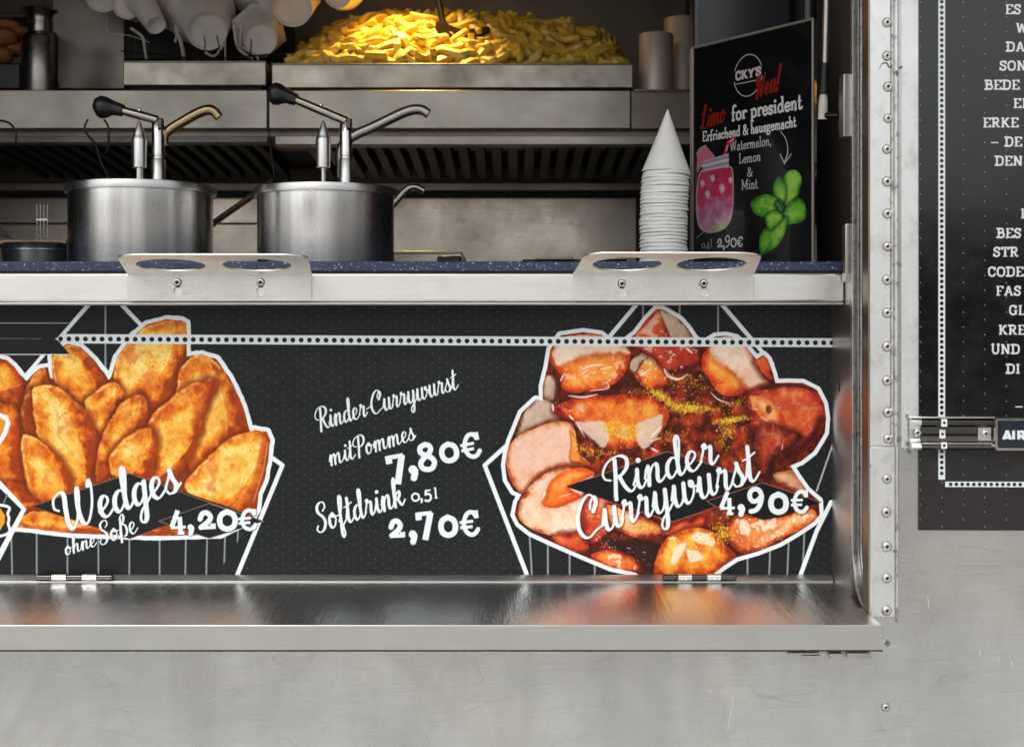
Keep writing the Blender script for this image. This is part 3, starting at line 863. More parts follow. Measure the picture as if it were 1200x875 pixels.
    r = cv.poly(sil, 4)
    mk = np.zeros((cv.h, cv.w), np.float32); mk[r[1], r[2]] = cv.aa(r[0])
    n = cv.fbm(10, 61); n2 = cv.fbm(4, 62)
    base = mix3(np.zeros(n.shape + (3,), np.float32) + srgb(70, 20, 10), srgb(172, 54, 24), np.clip(.38 + n * 1.3, 0, 1))
    base = mix3(base, srgb(240, 150, 90), sstep(.36, .5, n2 + n * .3) * .4)
    cv.put(mk, slice(None), slice(None), base)
    B = lambda p: Z(560, 350, 4.8625, p)
    C = lambda p: Z(760, 350, 4.8625, p)
    D = lambda p: Z(560, 500, 4.8625, p)
    E = lambda p: Z(760, 500, 4.8625, p)
    GREY = [srgb(92,52,38), srgb(150,112,90), srgb(196,164,138), srgb(214,190,168)]
    CREAM = [srgb(204,100,54), srgb(236,178,144), srgb(244,206,182), srgb(250,224,206)]
    ORNG = [srgb(150,34,12), srgb(222,78,24), srgb(246,126,42), srgb(254,188,88)]
    CRIM = [srgb(88,18,12), srgb(158,38,24), srgb(204,70,38), srgb(236,126,66)]
    DARK = [srgb(46,16,10), srgb(110,30,18), srgb(164,52,30), srgb(204,90,48)]
    meat(cv, B([(372,585),(370,500),(398,430),(455,480),(440,570),(400,600)]), mk, GREY, 1, edge=4)
    meat(cv, B([(215,770),(260,660),(335,572),(430,600),(500,700),(470,720),(330,730),(230,800)]), mk, GREY, 2, edge=5)
    meat(cv, B([(405,350),(418,275),(560,195),(720,205),(860,275),(868,330),(850,405),(790,475),(700,515),(560,535),(480,510),(470,440)]), mk, ORNG, 3, (.1,.4), edge=12, spec=.3)
    meat(cv, B([(425,300),(480,222),(600,205),(720,215),(845,275),(860,320),(700,325),(560,345),(460,385),(435,350)]), mk, CREAM, 4, edge=6, shadow=.2)
    meat(cv, B([(870,400),(895,340),(965,300),(1030,340),(1085,420),(1085,480),(1000,520),(940,500)]), mk, ORNG, 5, edge=8, spec=.35)
    meat(cv, B([(868,400),(880,345),(960,296),(975,330),(930,380),(900,420)]), mk, GREY, 6, edge=3, shadow=.1)
    meat(cv, [(738,400),(757,375),(770,361),(780,372),(790,395),(822,408),(820,425),(800,436),(785,438),(765,420)], mk, CRIM, 7, edge=9, spec=.35)
    meat(cv, [(774,364),(787,369),(798,376),(806,386),(816,402),(790,398),(782,385)], mk, GREY, 8, edge=3, shadow=.1)
    meat(cv, C([(305,335),(340,270),(420,208),(500,222),(575,285),(650,372),(720,482),(640,505),(560,530),(480,556),(400,532),(342,455),(305,392)]), mk, ORNG, 9, (-.3,.4), edge=12)
    meat(cv, C([(350,285),(410,222),(500,232),(560,285),(645,380),(705,478),(640,500),(572,528),(520,480),(440,400),(380,345)]), mk, CREAM, 10, edge=8, shadow=.15)
    meat(cv, C([(600,360),(655,318),(685,350),(712,432),(722,480),(690,480)]), mk, CRIM, 11, edge=4)
    meat(cv, C([(555,545),(640,505),(800,480),(905,492),(985,552),(1012,650),(985,762),(905,852),(830,905),(700,905),(615,802),(560,655)]), mk, CRIM, 12, (.2,-.5), edge=16, spec=.12)
    meat(cv, C([(575,560),(650,560),(715,600),(775,680),(790,755),(760,800),(700,745),(620,655)]), mk, [srgb(200,60,24), srgb(232,110,50), srgb(244,160,90), srgb(250,200,140)], 13, edge=12, shadow=.05)
    cv.line(spline(C([(640,512),(760,494),(860,496),(930,516)]), 6), 4, srgb(48,16,12), .7, 1.2)
    cv.line(spline(C([(978,690),(945,770),(880,835),(790,895)]), 6), 7, srgb(34,12,10), .65, 2)
    cv.disc(*C([(685,630)])[0], 3.6, srgb(120,40,24), .9, 5, .8)
    # sauce in the middle
    meat(cv, B([(440,610),(560,565),(760,548),(960,550),(1062,600),(1085,680),(1042,765),(950,825),(800,865),(700,825),(600,745),(450,665)]), mk, [srgb(130,26,10), srgb(196,62,24), srgb(238,110,36), srgb(250,164,72)], 14, (.3,-.2), edge=14, namp=.4)
    for p, al in (([(545,705),(700,700),(748,745),(722,840),(640,790)], .85), ([(1050,655),(1000,670),(900,720),(925,850),(990,820),(1045,740)], .85), ([(560,600),(600,590),(610,630),(570,635)], .5), ([(810,720),(850,730),(840,790),(790,770)],.6)):
        cv.fill(spline(B(p), 5, True), srgb(232,214,196), al=al, soft=1.0, warp=3)
    meat(cv, D([(160,215),(170,130),(225,55),(330,5),(430,-30),(530,-20),(560,60),(575,150),(640,215),(520,225),(420,245),(330,300),(255,380),(185,300)]), mk, [srgb(186,78,40), srgb(234,158,112), srgb(243,192,164), srgb(247,208,186)], 15, edge=9, gr=.1)
    meat(cv, D([(525,20),(560,60),(575,150),(640,220),(560,210),(520,190),(525,100)]), mk, [srgb(190,80,20), srgb(234,140,50), srgb(246,180,90)], 25, edge=6, shadow=0)
    meat(cv, D([(228,492),(248,402),(330,302),(430,242),(530,218),(620,238),(668,275),(600,400),(592,560),(560,605),(430,620),(330,592),(250,542)]), mk, [srgb(150,50,24), srgb(238,160,110), srgb(246,206,172), srgb(252,234,214)], 16, edge=8, gr=-.1)
    meat(cv, D([(380,395),(430,292),(520,245),(620,240),(660,270),(540,330),(520,350),(590,395),(500,445),(430,462),(365,440)]), mk, [srgb(208,72,20), srgb(232,98,28), srgb(246,130,44), srgb(250,170,90)], 17, edge=8, shadow=.1, gr=.5)
    meat(cv, D([(612,400),(735,395),(790,480),(770,600),(640,690),(590,600),(592,560)]), mk, CRIM, 18, edge=10, spec=.15)
    meat(cv, D([(430,622),(590,605),(640,700),(600,735),(480,690)]), mk, CRIM, 28, edge=8)
    meat(cv, D([(735,445),(850,480),(960,520),(1050,560),(1105,620),(960,645),(850,615),(770,560)]), mk, [srgb(120,34,18), srgb(216,110,60), srgb(240,176,110), srgb(250,214,170)], 19, edge=8)
    meat(cv, D([(1050,600),(1160,540),(1300,520),(1250,600),(1100,640)]), mk, CRIM, 29, edge=6)
    meat(cv, D([(640,735),(760,700),(880,735),(942,800),(900,840),(760,810)]), mk, [srgb(110,24,12), srgb(190,60,24), srgb(232,110,40), srgb(244,160,80)], 20, edge=7, spec=.4)
    cv.fill(D([(700,640),(900,640),(1060,660),(1000,850),(950,830),(900,740),(760,690)]), srgb(38,20,18), soft=2.5, al=.85)
    meat(cv, E([(480,520),(560,490),(720,520),(905,465),(955,490),(935,540),(752,642),(602,712),(500,705),(440,610)]), mk, [srgb(150,50,22), srgb(214,88,36), srgb(240,140,70), srgb(248,206,150)], 21, (.9,-.1), edge=8, spec=.5)
    meat(cv, E([(40,760),(80,660),(170,600),(280,575),(380,610),(450,680),(500,740),(430,800),(380,850),(60,850)]), mk, [srgb(150,44,14), srgb(214,90,24), srgb(244,150,44), srgb(252,206,90)], 22, edge=14, namp=.5)
    for p in ([(150,690),(190,660),(215,670),(180,740),(160,780),(130,770)], [(250,620),(300,600),(380,640),(370,680),(310,670),(260,650)], [(215,700),(270,705),(310,750),(250,775),(225,760)], [(120,640),(160,625),(150,650)], [(640,590),(700,530),(730,520),(700,580)], [(520,540),(560,530),(580,600),(530,610)]):
        cv.fill(spline(E(p), 5, True), srgb(250,232,210), soft=.5, al=.85, warp=2)
    meat(cv, E([(715,265),(830,255),(905,365),(860,385),(790,345),(720,300)]), mk, [srgb(140,60,40), srgb(206,140,104), srgb(236,190,150)], 23, edge=6)
    meat(cv, E([(640,-10),(860,40),(830,110),(720,180),(700,260),(640,280),(600,180)]), mk, DARK, 24, edge=14, spec=.12)
    # wet highlights
    H = srgb(255, 244, 236)
    for P_, w in ((B([(600,400),(650,380),(720,376)]), 2.2), (B([(520,553),(600,560),(680,545)]), 2.4), (B([(470,470),(488,430)]), 2.0), (B([(640,525),(740,510),(738,480)]), 1.6),
                  (B([(1060,400),(1080,440),(1130,460),(1167,455)]), 2.0), (B([(590,430),(620,410)]), 1.8), (B([(560,700),(610,790)]), 1.4), (B([(700,400),(760,390)]), 1.5),
                  (C([(90,400),(130,445),(180,455),(225,430)]), 2.0), (C([(355,535),(400,575),(460,595)]), 1.8), (C([(635,670),(680,695)]), 1.3), (B([(925,440),(965,410)]), 2.2),
                  (C([(590,625),(620,630)]), 1.2), (D([(375,400),(385,370)]), 2.4), (D([(460,400),(530,380)]), 1.2), (E([(760,130),(765,95)]), 1.2), (B([(985,810),(1035,795)]), 2.2), (B([(985,850),(1025,870)]), 2.6),
                  (D([(850,688),(870,694)]), 1), (D([(940,714),(955,716)]), 1), (C([(10,790),(80,720)]), 2.0), (C([(215,280),(250,310)]), 3), (B([(430,640),(425,600)]), 2.6), (B([(520,665),(545,690)]), 2.6)):
        q = spline(P_, 5)
        cv.line(q, w * (.35 + .65 * np.sin(np.linspace(.2, 2.9, len(q)))), H, .85, .25)
    rg = cv.rng
    def powder(Pc, sx, sy, n, ang=0.0, cols=None):
        cx, cy = Pc
        ca, sa = math.cos(ang), math.sin(ang)
        for _ in range(0 if cols else n // 7):
            u, v = rg.normal(0, sx * .8), rg.normal(0, sy * .8)
            x, y = cx + u * ca - v * sa, cy + u * sa + v * ca
            cv.disc(x, y, rg.uniform(1.2, 3.0), srgb(226, 168, 30), .22, None, 1.0)
        for _ in range(n):
            u, v = rg.normal(0, sx), rg.normal(0, sy)
            x, y = cx + u * ca - v * sa, cy + u * sa + v * ca
            i, j = int((x - cv.x0) * cv.sc), int((y - cv.y0) * cv.sc)
            if not (0 <= i < cv.w and 0 <= j < cv.h) or mk[j, i] < .5: continue
            c = (cols or [srgb(248,210,50), srgb(232,180,34), srgb(255,232,110), srgb(206,146,26)])[rg.randint(4)]
            cv.disc(x, y, rg.uniform(.3, .95), c, rg.uniform(.45, .9), None, .15)
    for P_, sx, sy, n_, an in ((C([(230,620)])[0],17,3.6,520,.05),(C([(90,570)])[0],15,3,260,.6),(C([(480,690)])[0],14,2.2,260,-.15),(C([(40,540)])[0],8,3,110,.2),
                               (B([(770,740)])[0],6,9,230,-.3),(B([(860,760)])[0],9,8,260,.1),(B([(900,620)])[0],16,6,80,.1),(C([(440,760)])[0],6,12,200,.2),(C([(230,480)])[0],20,8,110,.1),
                               (B([(620,860)])[0],9,5,70,.3),(C([(500,600)])[0],10,5,60,.0),(E([(420,600)])[0],9,10,240,.5),(D([(720,150)])[0],12,4,60,.1),(D([(960,570)])[0],10,3,70,.1),(E([(120,60)])[0],12,9,80,0),(E([(300,640)])[0],18,8,60,0)):
        powder(P_, sx * .85, sy * .85, int(n_ * .85), an)
    GL = [srgb(255,240,230), srgb(250,200,150), srgb(230,120,80), srgb(255,225,190)]
    for P_, sx, sy, n_ in ((B([(520,640)])[0],14,5,60),(C([(120,500)])[0],40,20,90),(D([(760,660)])[0],16,7,60),(E([(560,640)])[0],22,9,120),(E([(560,580)])[0],10,7,90),(D([(820,760)])[0],14,5,60),(C([(560,560)])[0],30,16,50),(E([(200,700)])[0],20,12,60)):
        powder(P_, sx, sy, n_ // 2, 0, GL)
    # lozenges
    cv.fill([(663,570),(782,529),(848,549),(894,566),(960,588.4),(896,609),(845,592),(789,611)], INK * .6)
    cv.line([(690,561),(782,529),(848,549),(862,556)], 1.0, srgb(160,110,84), .9)
    cv.line([(714,588),(789,611),(838,594)], 1.0, srgb(190,110,80), .8)
    cv.fill([(828,587),(893.7,565.4),(962.6,588.4),(895.7,609)], INK * .62)
    cv.line([(858,604),(828,587),(893.7,565.4),(962.6,588.4)], 1.0, srgb(196,120,96), .8)
    def curry_text(dx, dy, col, al, g):
        script(cv, 'Rinder', 712+dx, 584.5+dy, 44, -18.4, col, .115, .97, .12, al, g, .42, fit=143)
        script(cv, 'Currywurst', 680+dx, 632+dy, 47, -18.7, col, .11, .93, .12, al, g, .42, fit=228)
        slab(cv, '4', 843+dx, 596.5+dy, 26, -2, col, .2, .13, 1, 0, al, g)
        slab(cv, ',', 864+dx, 597+dy, 34, -2, col, .2, .13, 1, 0, al, g)
        slab(cv, '9u', 0, 0, 1, 0, col) if 0 else None
        f = '9u'
        SLAB['\x01'] = SLAB[f]
        slab(cv, '\x01', 876+dx, 599+dy, 29, -1, col, .21, .13, 1, 0, al, g)
        slab(cv, '0', 901+dx, 600+dy, 36, -1, col, .2, .13, .9, 0, al, g)
        slab(cv, '€', 926+dx, 599.5+dy, 28, -2, col, .18, .12, .95, 0, al, g)
    curry_text(.7, 1.0, srgb(20,10,8), .45, 1.4)
    curry_text(0, 0, PAPER, 1, 0)

    # the dotted arrow band runs over everything
    cv.fill([(64,397),(76,391.2),(985,396.2),(985,407.0),(76,402.4)], PAPER)
    x = 71.0
    while x < 985:
        t = (x - 71) / 904.
        cv.disc(x, 397.0 + 4.6 * t, 2.75, INK)
        x += 9.72
    return cv

def paint_side():
    """black film on the outer skin, right of the hatch"""
    cv = Canvas(1077, -130, 1420, 621, 2.6, srgb(24, 24, 27), 9)
    cv.a *= (1 + cv.fbm(4, 5)[..., None] * .05)
    k = 0
    x = 1078.6
    while x < 1420:
        y = -130 + (0 if k % 2 else 8.6) + 3
        while y < 618:
            cv.disc(x, y, .85, srgb(176, 178, 180), .75); y += 17.3
        x += 25.2; k += 1
    cv.line([(1103.6,-130),(1103.6,562)], 8.2, PAPER, butt=True)
    y = -126
    while y < 555:
        cv.disc(1103.6, y, 2.1, srgb(26,27,30)); y += 6.42
    cv.line([(1107.5,567.3),(1420,567.3)], 6.6, PAPER, butt=True)
    x = 1114
    while x < 1420:
        cv.disc(x, 567.3, 2.1, srgb(26,27,30)); x += 6.8
    WH = srgb(232, 234, 236)
    for t, x, yb in (('ES',1178.2,17),('W',1190.6,38.8),('DA',1179,60.8),('SON',1171.4,83),('BEDE',1154,105.4),('EIN',1187.6,127),('ERKE',1152,149.6),('– DE',1160.5,172),('DEN',1166,194.4),
                     ('I',1196,256.2),('BES',1168,279),('STR',1164,301),('CODE',1157.6,324.2),('FAS',1167.2,346.6),('GL',1182.3,369.2),('KRE',1170.2,392.2),('UND',1161.2,414.8),('DI',1179,437.8),('–',1189,481.2)):
        slab(cv, t, x, yb, 11.6, 0, WH, .21, .13, 1.13, .04)
    return cv

def paint_poster():
    """A4 table poster, 100 x 141 units"""
    cv = Canvas(0, 0, 100, 141, 9, srgb(17, 18, 20), 12)
    cv.a *= (1 + cv.fbm(4, 5)[..., None] * .12)
    def U(px, py):
        q = (px - 602) / 1600.
        t = (1.6 * q - .21) / (.108 + .15 * q)
        s_ = (px - 812) / 141.
        top = 57 - 35 * s_; bot = 316 - 8 * s_
        return 100 * t, 141 * (py - top) / (bot - top)
    UU = lambda L: [U(*p) for p in L]
    RED = srgb(150, 36, 28); W_ = srgb(236, 236, 234); G_ = srgb(196, 196, 194)
    c = U(876.5, 88.7)
    th = np.linspace(0, 2 * math.pi, 60)
    cv.line(np.stack([c[0] + 11.8 * np.cos(th), c[1] + 12.6 * np.sin(th)], 1), .7, srgb(190,190,190))
    cv.fill([(c[0]-13,c[1]-4.2),(c[0]+12.5,c[1]-4.2),(c[0]+12.5,c[1]+2),(c[0]-13,c[1]+2)], srgb(17,18,20), soft=.3)
    slab(cv, "CKY'S", c[0]-10.6, c[1]+1.6, 5.4, 0, srgb(214,200,204), .3, .17, 1, 0, fit=21.5)
    cv.line([(c[0]-10.2,c[1]+4.0),(c[0]+9.6,c[1]+4.0)], .7, srgb(180,180,180))
    a = U(885, 115); script(cv, 'Neu!', a[0], a[1], 13.5, -6, RED, .15, .86, .24, 1, 0, .5)
    a = U(822, 152); script(cv, 'Limo', a[0]-1, a[1], 14, -6, RED, .13, .84, .24, 1, 0, .45)
    a = U(857, 142.4); b = U(940, 125.5)
    slab(cv, 'for president', a[0], a[1], 9.4, 0, W_, .17, .12, fit=b[0]-a[0])
    a = U(823, 166.8); b = U(933, 146)
    slab(cv, 'Erfrischend & hausgemacht', a[0], a[1], 6.6, 0, W_, .17, .12, fit=b[0]-a[0])
    for t, p, q, s_ in (('Watermelon,', (855,178), (904,170.5), 6.4), ('Lemon', (865.5,192.5), (891.5,188.5), 6.4), ('&', (875.5,208), (882,207), 6.0), ('Mint', (868.5,223.5), (888,221), 6.4)):
        a = U(*p); b = U(*q)
        slab(cv, t, a[0], a[1], s_, 0, G_, .13, .1, fit=b[0]-a[0])
    cv.line(spline(UU([(914.5,154),(921,164),(923,178),(919.5,191)]), 6), np.linspace(.5, 1.1, 19), G_)
    cv.line(UU([(914,181),(919.2,192.3),(927,181)]), .8, G_)
    # jar
    mkj = np.ones((cv.h, cv.w), np.float32)
    straw = UU([(849,183),(853,168),(860,163)])
    cv.line(straw, 2.6, srgb(214, 40, 84)); cv.line(UU([(851,177),(853,171)]), 1.1, srgb(250,190,205)); cv.line(UU([(855,166.5),(859,163.4)]), .9, srgb(250,190,205))
    cv.fill(spline(UU([(817,180),(820,175),(827,172),(833,178),(838,186),(830,192),(822,196),(817,203)]), 4, True), srgb(226,120,150), warp=.6)
    cv.line(spline(UU([(816.5,181),(820,175),(827,171.5)]), 5), 1.2, srgb(160,190,120))
    cv.fill(UU([(822,190),(854,180),(854,196),(824,203)]), srgb(196,190,206))
    for k in range(4):
        cv.line(UU([(822,192.5+3*k),(854,184+3.6*k)]), .5 + .3 * (k % 2), [srgb(120,110,140), srgb(240,236,244)][k % 2])
    jar = spline(UU([(820,205),(826,201),(853,196),(858.5,203),(859,225),(858,250),(853,264),(843,271),(829,273),(820,267),(816.5,252),(816.5,225)]), 5, True)
    r = cv.poly(jar, 3)
    d, sj, si, X, Y = r
    t = np.clip((Y - jar[:, 1].min()) / (jar[:, 1].max() - jar[:, 1].min()) + cv.fbm(9, 3)[sj, si] * .35, 0, 1)
    col = np.zeros(t.shape + (3,), np.float32) + srgb(214, 50, 92)
    for a_, b_, cc in ((.1,.4,srgb(220,60,110)), (.42,.66,srgb(230,136,180)), (.70,.84,srgb(232,176,204)), (.88,1.,srgb(214,214,160))):
        col = mix3(col, cc, sstep(a_, b_, t))
    col = col * (1 + cv.fbm(5, 9)[sj, si][..., None] * .18)
    cv.put(cv.aa(d), sj, si, np.clip(col, 0, 1))
    cv.line(np.vstack([jar, jar[:1]]), .9, srgb(226,206,214), .85)
    for p, s_ in (((846,222),1), ((829,229),.9), ((835,210),.8), ((856,212),.7), ((823,216),.8)):
        q = U(*p); cv.fill(spline([(q[0]-2.6*s_,q[1]-1.6*s_),(q[0]+.6,q[1]-3*s_),(q[0]+2.8*s_,q[1]+.4),(q[0]-.4,q[1]+2.9*s_)], 4, True), srgb(250,210,222), al=.9, soft=.3)
        cv.disc(q[0], q[1], 1.0 * s_, srgb(255,240,244), .8)
    cv.line(UU([(816,279.5),(824,273)]), .5, G_)
    a = U(822, 291.5); slab(cv, '0', a[0], a[1], 5.2, 0, G_, .12, .09, .9); slab(cv, ',', a[0]+3.4, a[1], 5, 0, G_, .12); slab(cv, '4', a[0]+4.6, a[1], 4.8, 0, G_, .13, .1, .9); slab(cv, 'l', a[0]+8.0, a[1], 5.2, 0, G_, .12, .09)
    a = U(840, 291); slab(cv, '2', a[0], a[1], 8.6, 0, W_, .17, .12, .9); slab(cv, ',', a[0]+5.0, a[1], 8.5, 0, W_, .15)
    SLAB['\x01'] = SLAB['9u']
    slab(cv, '\x01', a[0]+7.0, a[1], 7.8, 0, W_, .14, .1, .9); slab(cv, '0', a[0]+11.8, a[1], 8.8, 0, W_, .14, .1, .88); slab(cv, '€', a[0]+17.2, a[1], 6.6, 0, W_, .15, .11, .95)
    # mint
    F5 = lambda L: [U(700 + x / 3.333, 150 + y / 3.333) for x, y in L]
    def leaf(pts, tip, root, seed, tone):
        P_ = spline(F5(pts), 5, True)
        r_ = cv.poly(P_, 3, .5, seed)
        d, sj, si, X, Y = r_
        cv.put(np.clip(1 + d / 2, 0, 1) * .6 * (d < 0), sj, si, srgb(8, 30, 6))
        a_, b_ = np.array(F5([root])[0]), np.array(F5([tip])[0])
        e = (b_ - a_); L = np.hypot(*e); e /= L
        u = (X - a_[0]) * e[0] + (Y - a_[1]) * e[1]; v = (X - a_[0]) * e[1] - (Y - a_[1]) * e[0]
        vein = np.abs(np.sin((u - np.abs(v) * .8) * 6.28 / 2.6)) ** .35
        t = np.clip(.15 + tone + .55 * sstep(0, 3, d) * vein + cv.fbm(7, seed)[sj, si] * .6, 0, 1)
        col = mix3(np.zeros(t.shape + (3,), np.float32) + srgb(34, 96, 20), srgb(84, 168, 38), np.clip(t * 2, 0, 1))
        col = mix3(col, srgb(170, 222, 84), np.clip(t * 2 - 1, 0, 1))
        cv.put(cv.aa(d), sj, si, col)
        cv.line(np.array([a_, b_ * .93 + a_ * .07]), [.5, .15], srgb(176, 214, 120), .8)
    leaf([(728,292),(715,235),(728,190),(762,164),(790,178),(796,215),(782,270),(742,308)], (768,168), (735,300), 3, .28)
    leaf([(686,250),(692,215),(710,190),(730,212),(738,250),(730,292),(696,280)], (712,192), (722,300), 4, -.02)
    leaf([(598,300),(622,272),(662,260),(700,276),(716,310),(690,336),(650,352),(614,335)], (600,302), (712,318), 5, .1)
    leaf([(722,350),(735,312),(780,275),(806,290),(816,325),(808,362),(760,380),(730,372)], (812,345), (722,335), 6, .08)
    leaf([(640,494),(632,450),(644,405),(690,368),(738,352),(738,392),(715,446),(672,484)], (640,492), (722,358), 7, .0)
    leaf([(660,345),(700,325),(722,345),(708,378),(676,402),(662,380)], (676,400), (716,335), 8, .25)
    leaf([(690,300),(712,285),(728,310),(712,330)], (700,290), (720,325), 9, -.15)
    return cv

def paint_badge():
    cv = Canvas(0, 0, 150, 36, 7, srgb(26, 34, 46), 3)
    slab_w = srgb(232, 235, 238)
    # plain heavy capitals, spaced, running out of view to the right
    def g(x, segs):
        for s_ in segs: cv.line([(x + p[0], 24.6 - p[1]) for p in s_], 3.4, slab_w, butt=True)
    g(7.2, [[(0,0),(3.9,11.6)], [(7.8,0),(3.9,11.6)], [(1.6,2.6),(6.2,2.6)]])
    g(16.4, [[(1.7,0),(1.7,11.6)]])
    g(22.0, [[(1.7,0),(1.7,11.6)], [(1.7,10),(7,10)], [(1.7,4.6),(7,4.6)], [(7.2,11.6),(7.2,3)], [(4.6,4.6),(8.4,0)]])
    return cv
# ------------------------------------------------------------------ the materials of this place
D = 1.46          # printed panel and back of the recess
DW = 1.312        # outer skin of the trailer
DC = 1.404        # front of the serving counter
JX = .3404        # the upright jamb at the right of the hatch
rnd = random.Random(7)

M = {}
M['skin'] = steel('weathered_aluminium_skin', (.60, .595, .575), .36, (1, 1, 12), 60, .05, .5, (.33, .30, .26), .04, blot=3.2, blotv=.3)
def scratch_skin():
    m, t, b = new_mat('scratched_aluminium_skin')
    base = (.56, .55, .525)
    c1 = noise(t, coords(t, (.8, 1, 1.5)), 2.6, 6, .66)
    c2 = noise(t, coords(t, (1.0, 1, .35)), 14, 6, .7)
    c3 = noise(t, coords(t, (1, 1, 1)), 300, 3, .6)
    cc = mixc(t, ramp(t, c1, [(.36, 0), (.64, 1)]), (.57, .60, .615), (.74, .74, .715))  # cool and pale patches painted in for the wall's uneven reflections
    cc = mixc(t, ramp(t, c2, [(.45, 0), (.75, .55)]), cc, (.44, .43, .40))
    cc = mixc(t, ramp(t, c3, [(.3, 0), (.75, .2)]), cc, (.44, .44, .42))
    gr = noise(t, coords(t, (.04, 1, 1)), 420, 3, .6)
    cc = mixc(t, ramp(t, gr, [(.35, 0), (.7, .22)]), cc, (.38, .39, .39))
    smn = t.nodes.new('ShaderNodeTexNoise'); smn.inputs['Scale'].default_value = 3.2; smn.inputs['Detail'].default_value = 3; smn.inputs['Distortion'].default_value = 1.6
    t.links.new(coords(t, (.8, 1, 1)), smn.inputs['Vector'])
    cc = mixc(t, ramp(t, smn.outputs['Fac'], [(.38, 0), (.50, .18), (.56, 0)]), cc, (.33, .30, .30))
    strk = noise(t, coords(t, (1, 1, .03)), 12, 4, .7)
    cc = mixc(t, ramp(t, strk, [(.50, 0), (.68, .42)]), cc, (.47, .48, .48))  # upright reflection streaks painted into the base colour
    # fine scratches: thin level lines of stretched noise in three directions
    sc = None
    for rot, st, fr, wd in ((.5, (1, 1, 9), 5, .006), (-.7, (1, 1, 7), 6, .005), (1.35, (1, 1, 12), 4, .006), (.1, (1, 1, 5), 7, .004)):
        tc = t.nodes.new('ShaderNodeTexCoord'); mp = t.nodes.new('ShaderNodeMapping')
        mp.inputs['Rotation'].default_value = (0, rot, 0); mp.inputs['Scale'].default_value = st
        t.links.new(tc.outputs['Object'], mp.inputs[0])
        f = noise(t, mp.outputs[0], fr, 0, .5)
        r = ramp(t, f, [(.5 - wd, 0), (.5, 1), (.5 + wd, 0)])
        msk = ramp(t, noise(t, coords(t, (1, 1, 1)), 5 + fr, 3, .5), [(.52, 0), (.62, 1)])
        k = t.nodes.new('ShaderNodeMath'); k.operation = 'MULTIPLY'
        t.links.new(r, k.inputs[0]); t.links.new(msk, k.inputs[1])
        if sc is None: sc = k.outputs[0]
        else:
            a = t.nodes.new('ShaderNodeMath'); a.operation = 'MAXIMUM'
            t.links.new(sc, a.inputs[0]); t.links.new(k.outputs[0], a.inputs[1]); sc = a.outputs[0]
    k = t.nodes.new('ShaderNodeMath'); k.operation = 'MULTIPLY'; t.links.new(sc, k.inputs[0]); k.inputs[1].default_value = .3
    cc = mixc(t, k.outputs[0], cc, (.22, .21, .2))
    t.links.new(cc, b.inputs['Base Color'])
    b.inputs['Metallic'].default_value = .92
    rr = ramp(t, c2, [(.3, .16), (.7, .32)])
    t.links.new(rr, b.inputs['Roughness'])
    bn = bump(t, b, noise(t, coords(t, (1, 1, .3)), 5, 2, .4), .8, .012)
    b2 = t.nodes.new('ShaderNodeBump'); b2.inputs['Strength'].default_value = .08; b2.inputs['Distance'].default_value = .0004; b2.invert = True
    t.links.new(sc, b2.inputs['Height']); t.links.new(bn.outputs[0], b2.inputs['Normal']); t.links.new(b2.outputs[0], b.inputs['Normal'])
    return m
M['skin_low'] = scratch_skin()
M['strip'] = steel('bright_worn_aluminium_strip', (.95, .965, .965), .36, (1, 1, .08), 500, .05, .8, (.45, .43, .38), .03, blot=7, blotv=.33)
M['rail'] = steel('dirty_aluminium_rail', (.82, .81, .77), .34, (1, 1, .1), 260, .1, .95, (.10, .085, .06), .1, blot=26, blotv=.5)
M['jamb'] = steel('brown_grey_jamb_metal', (.62, .58, .54), .30, (1, 1, .1), 300, .08, .3, (.2, .16, .13), .03, blot=8, blotv=.25)
M['bronze'] = steel('bronze_edge', (.30, .24, .16), .35, (1, 1, .1), 200, .1, .5, (.1, .08, .05))
M['counter'] = steel('brushed_counter_steel', (.84, .84, .80), .33, (.03, 1, 1), 420, .05, .2, (.5, .46, .40), .03, blot=7, blotv=.1)
def shelf_mat():
    m, t, b = new_mat('brushed_shelf_steel')
    g = noise(t, coords(t, (1, .035, .035)), 260, 5, .7)          # marks running front to back
    h = noise(t, coords(t, (.02, 1, 1)), 900, 3, .6)              # grain running left to right
    c = noise(t, coords(t, (1, .3, 1)), 9, 5, .6)
    cc = mixc(t, ramp(t, c, [(.35, 0), (.75, 1)]), (.80, .80, .79), (.66, .65, .63))
    t.links.new(cc, b.inputs['Base Color'])
    b.inputs['Metallic'].default_value = 1
    t.links.new(ramp(t, c, [(.35, .20), (.65, .27)]), b.inputs['Roughness'])
    bn = bump(t, b, h, .14, .0006)
    b2 = t.nodes.new('ShaderNodeBump'); b2.inputs['Strength'].default_value = 1.0; b2.inputs['Distance'].default_value = .0011
    t.links.new(noise(t, coords(t, (1, .06, .06)), 120, 4, .75), b2.inputs['Height']); t.links.new(bn.outputs[0], b2.inputs['Normal']); t.links.new(b2.outputs[0], b.inputs['Normal'])
    return m
M['shelf'] = shelf_mat()
M['shelf_lip'] = steel('brushed_shelf_lip_steel', (.66, .67, .645), .30, (.03, 1, 1), 420, .05, .2, (.5, .46, .42), .03, blot=3.2, blotv=.33)
M['holder'] = steel('brushed_holder_steel', (.82, .81, .77), .28, (.05, 1, 1), 420, .05, .3, (.5, .44, .36), .03, blot=14, blotv=.12)
M['pot'] = steel('brushed_pot_steel', (.97, .965, .935), .25, (1, 1, .03), 190, .14, .1, (.4, .38, .35), .03, blot=9, blotv=.1, bands=34)
M['lid'] = steel('satin_lid_steel', (.72, .715, .70), .28, (1, 1, 1), 300, .05)
M['chrome'] = steel('polished_steel', (.74, .73, .71), .13, (1, 1, .1), 150, .06, .3, (.4, .36, .3), .02)
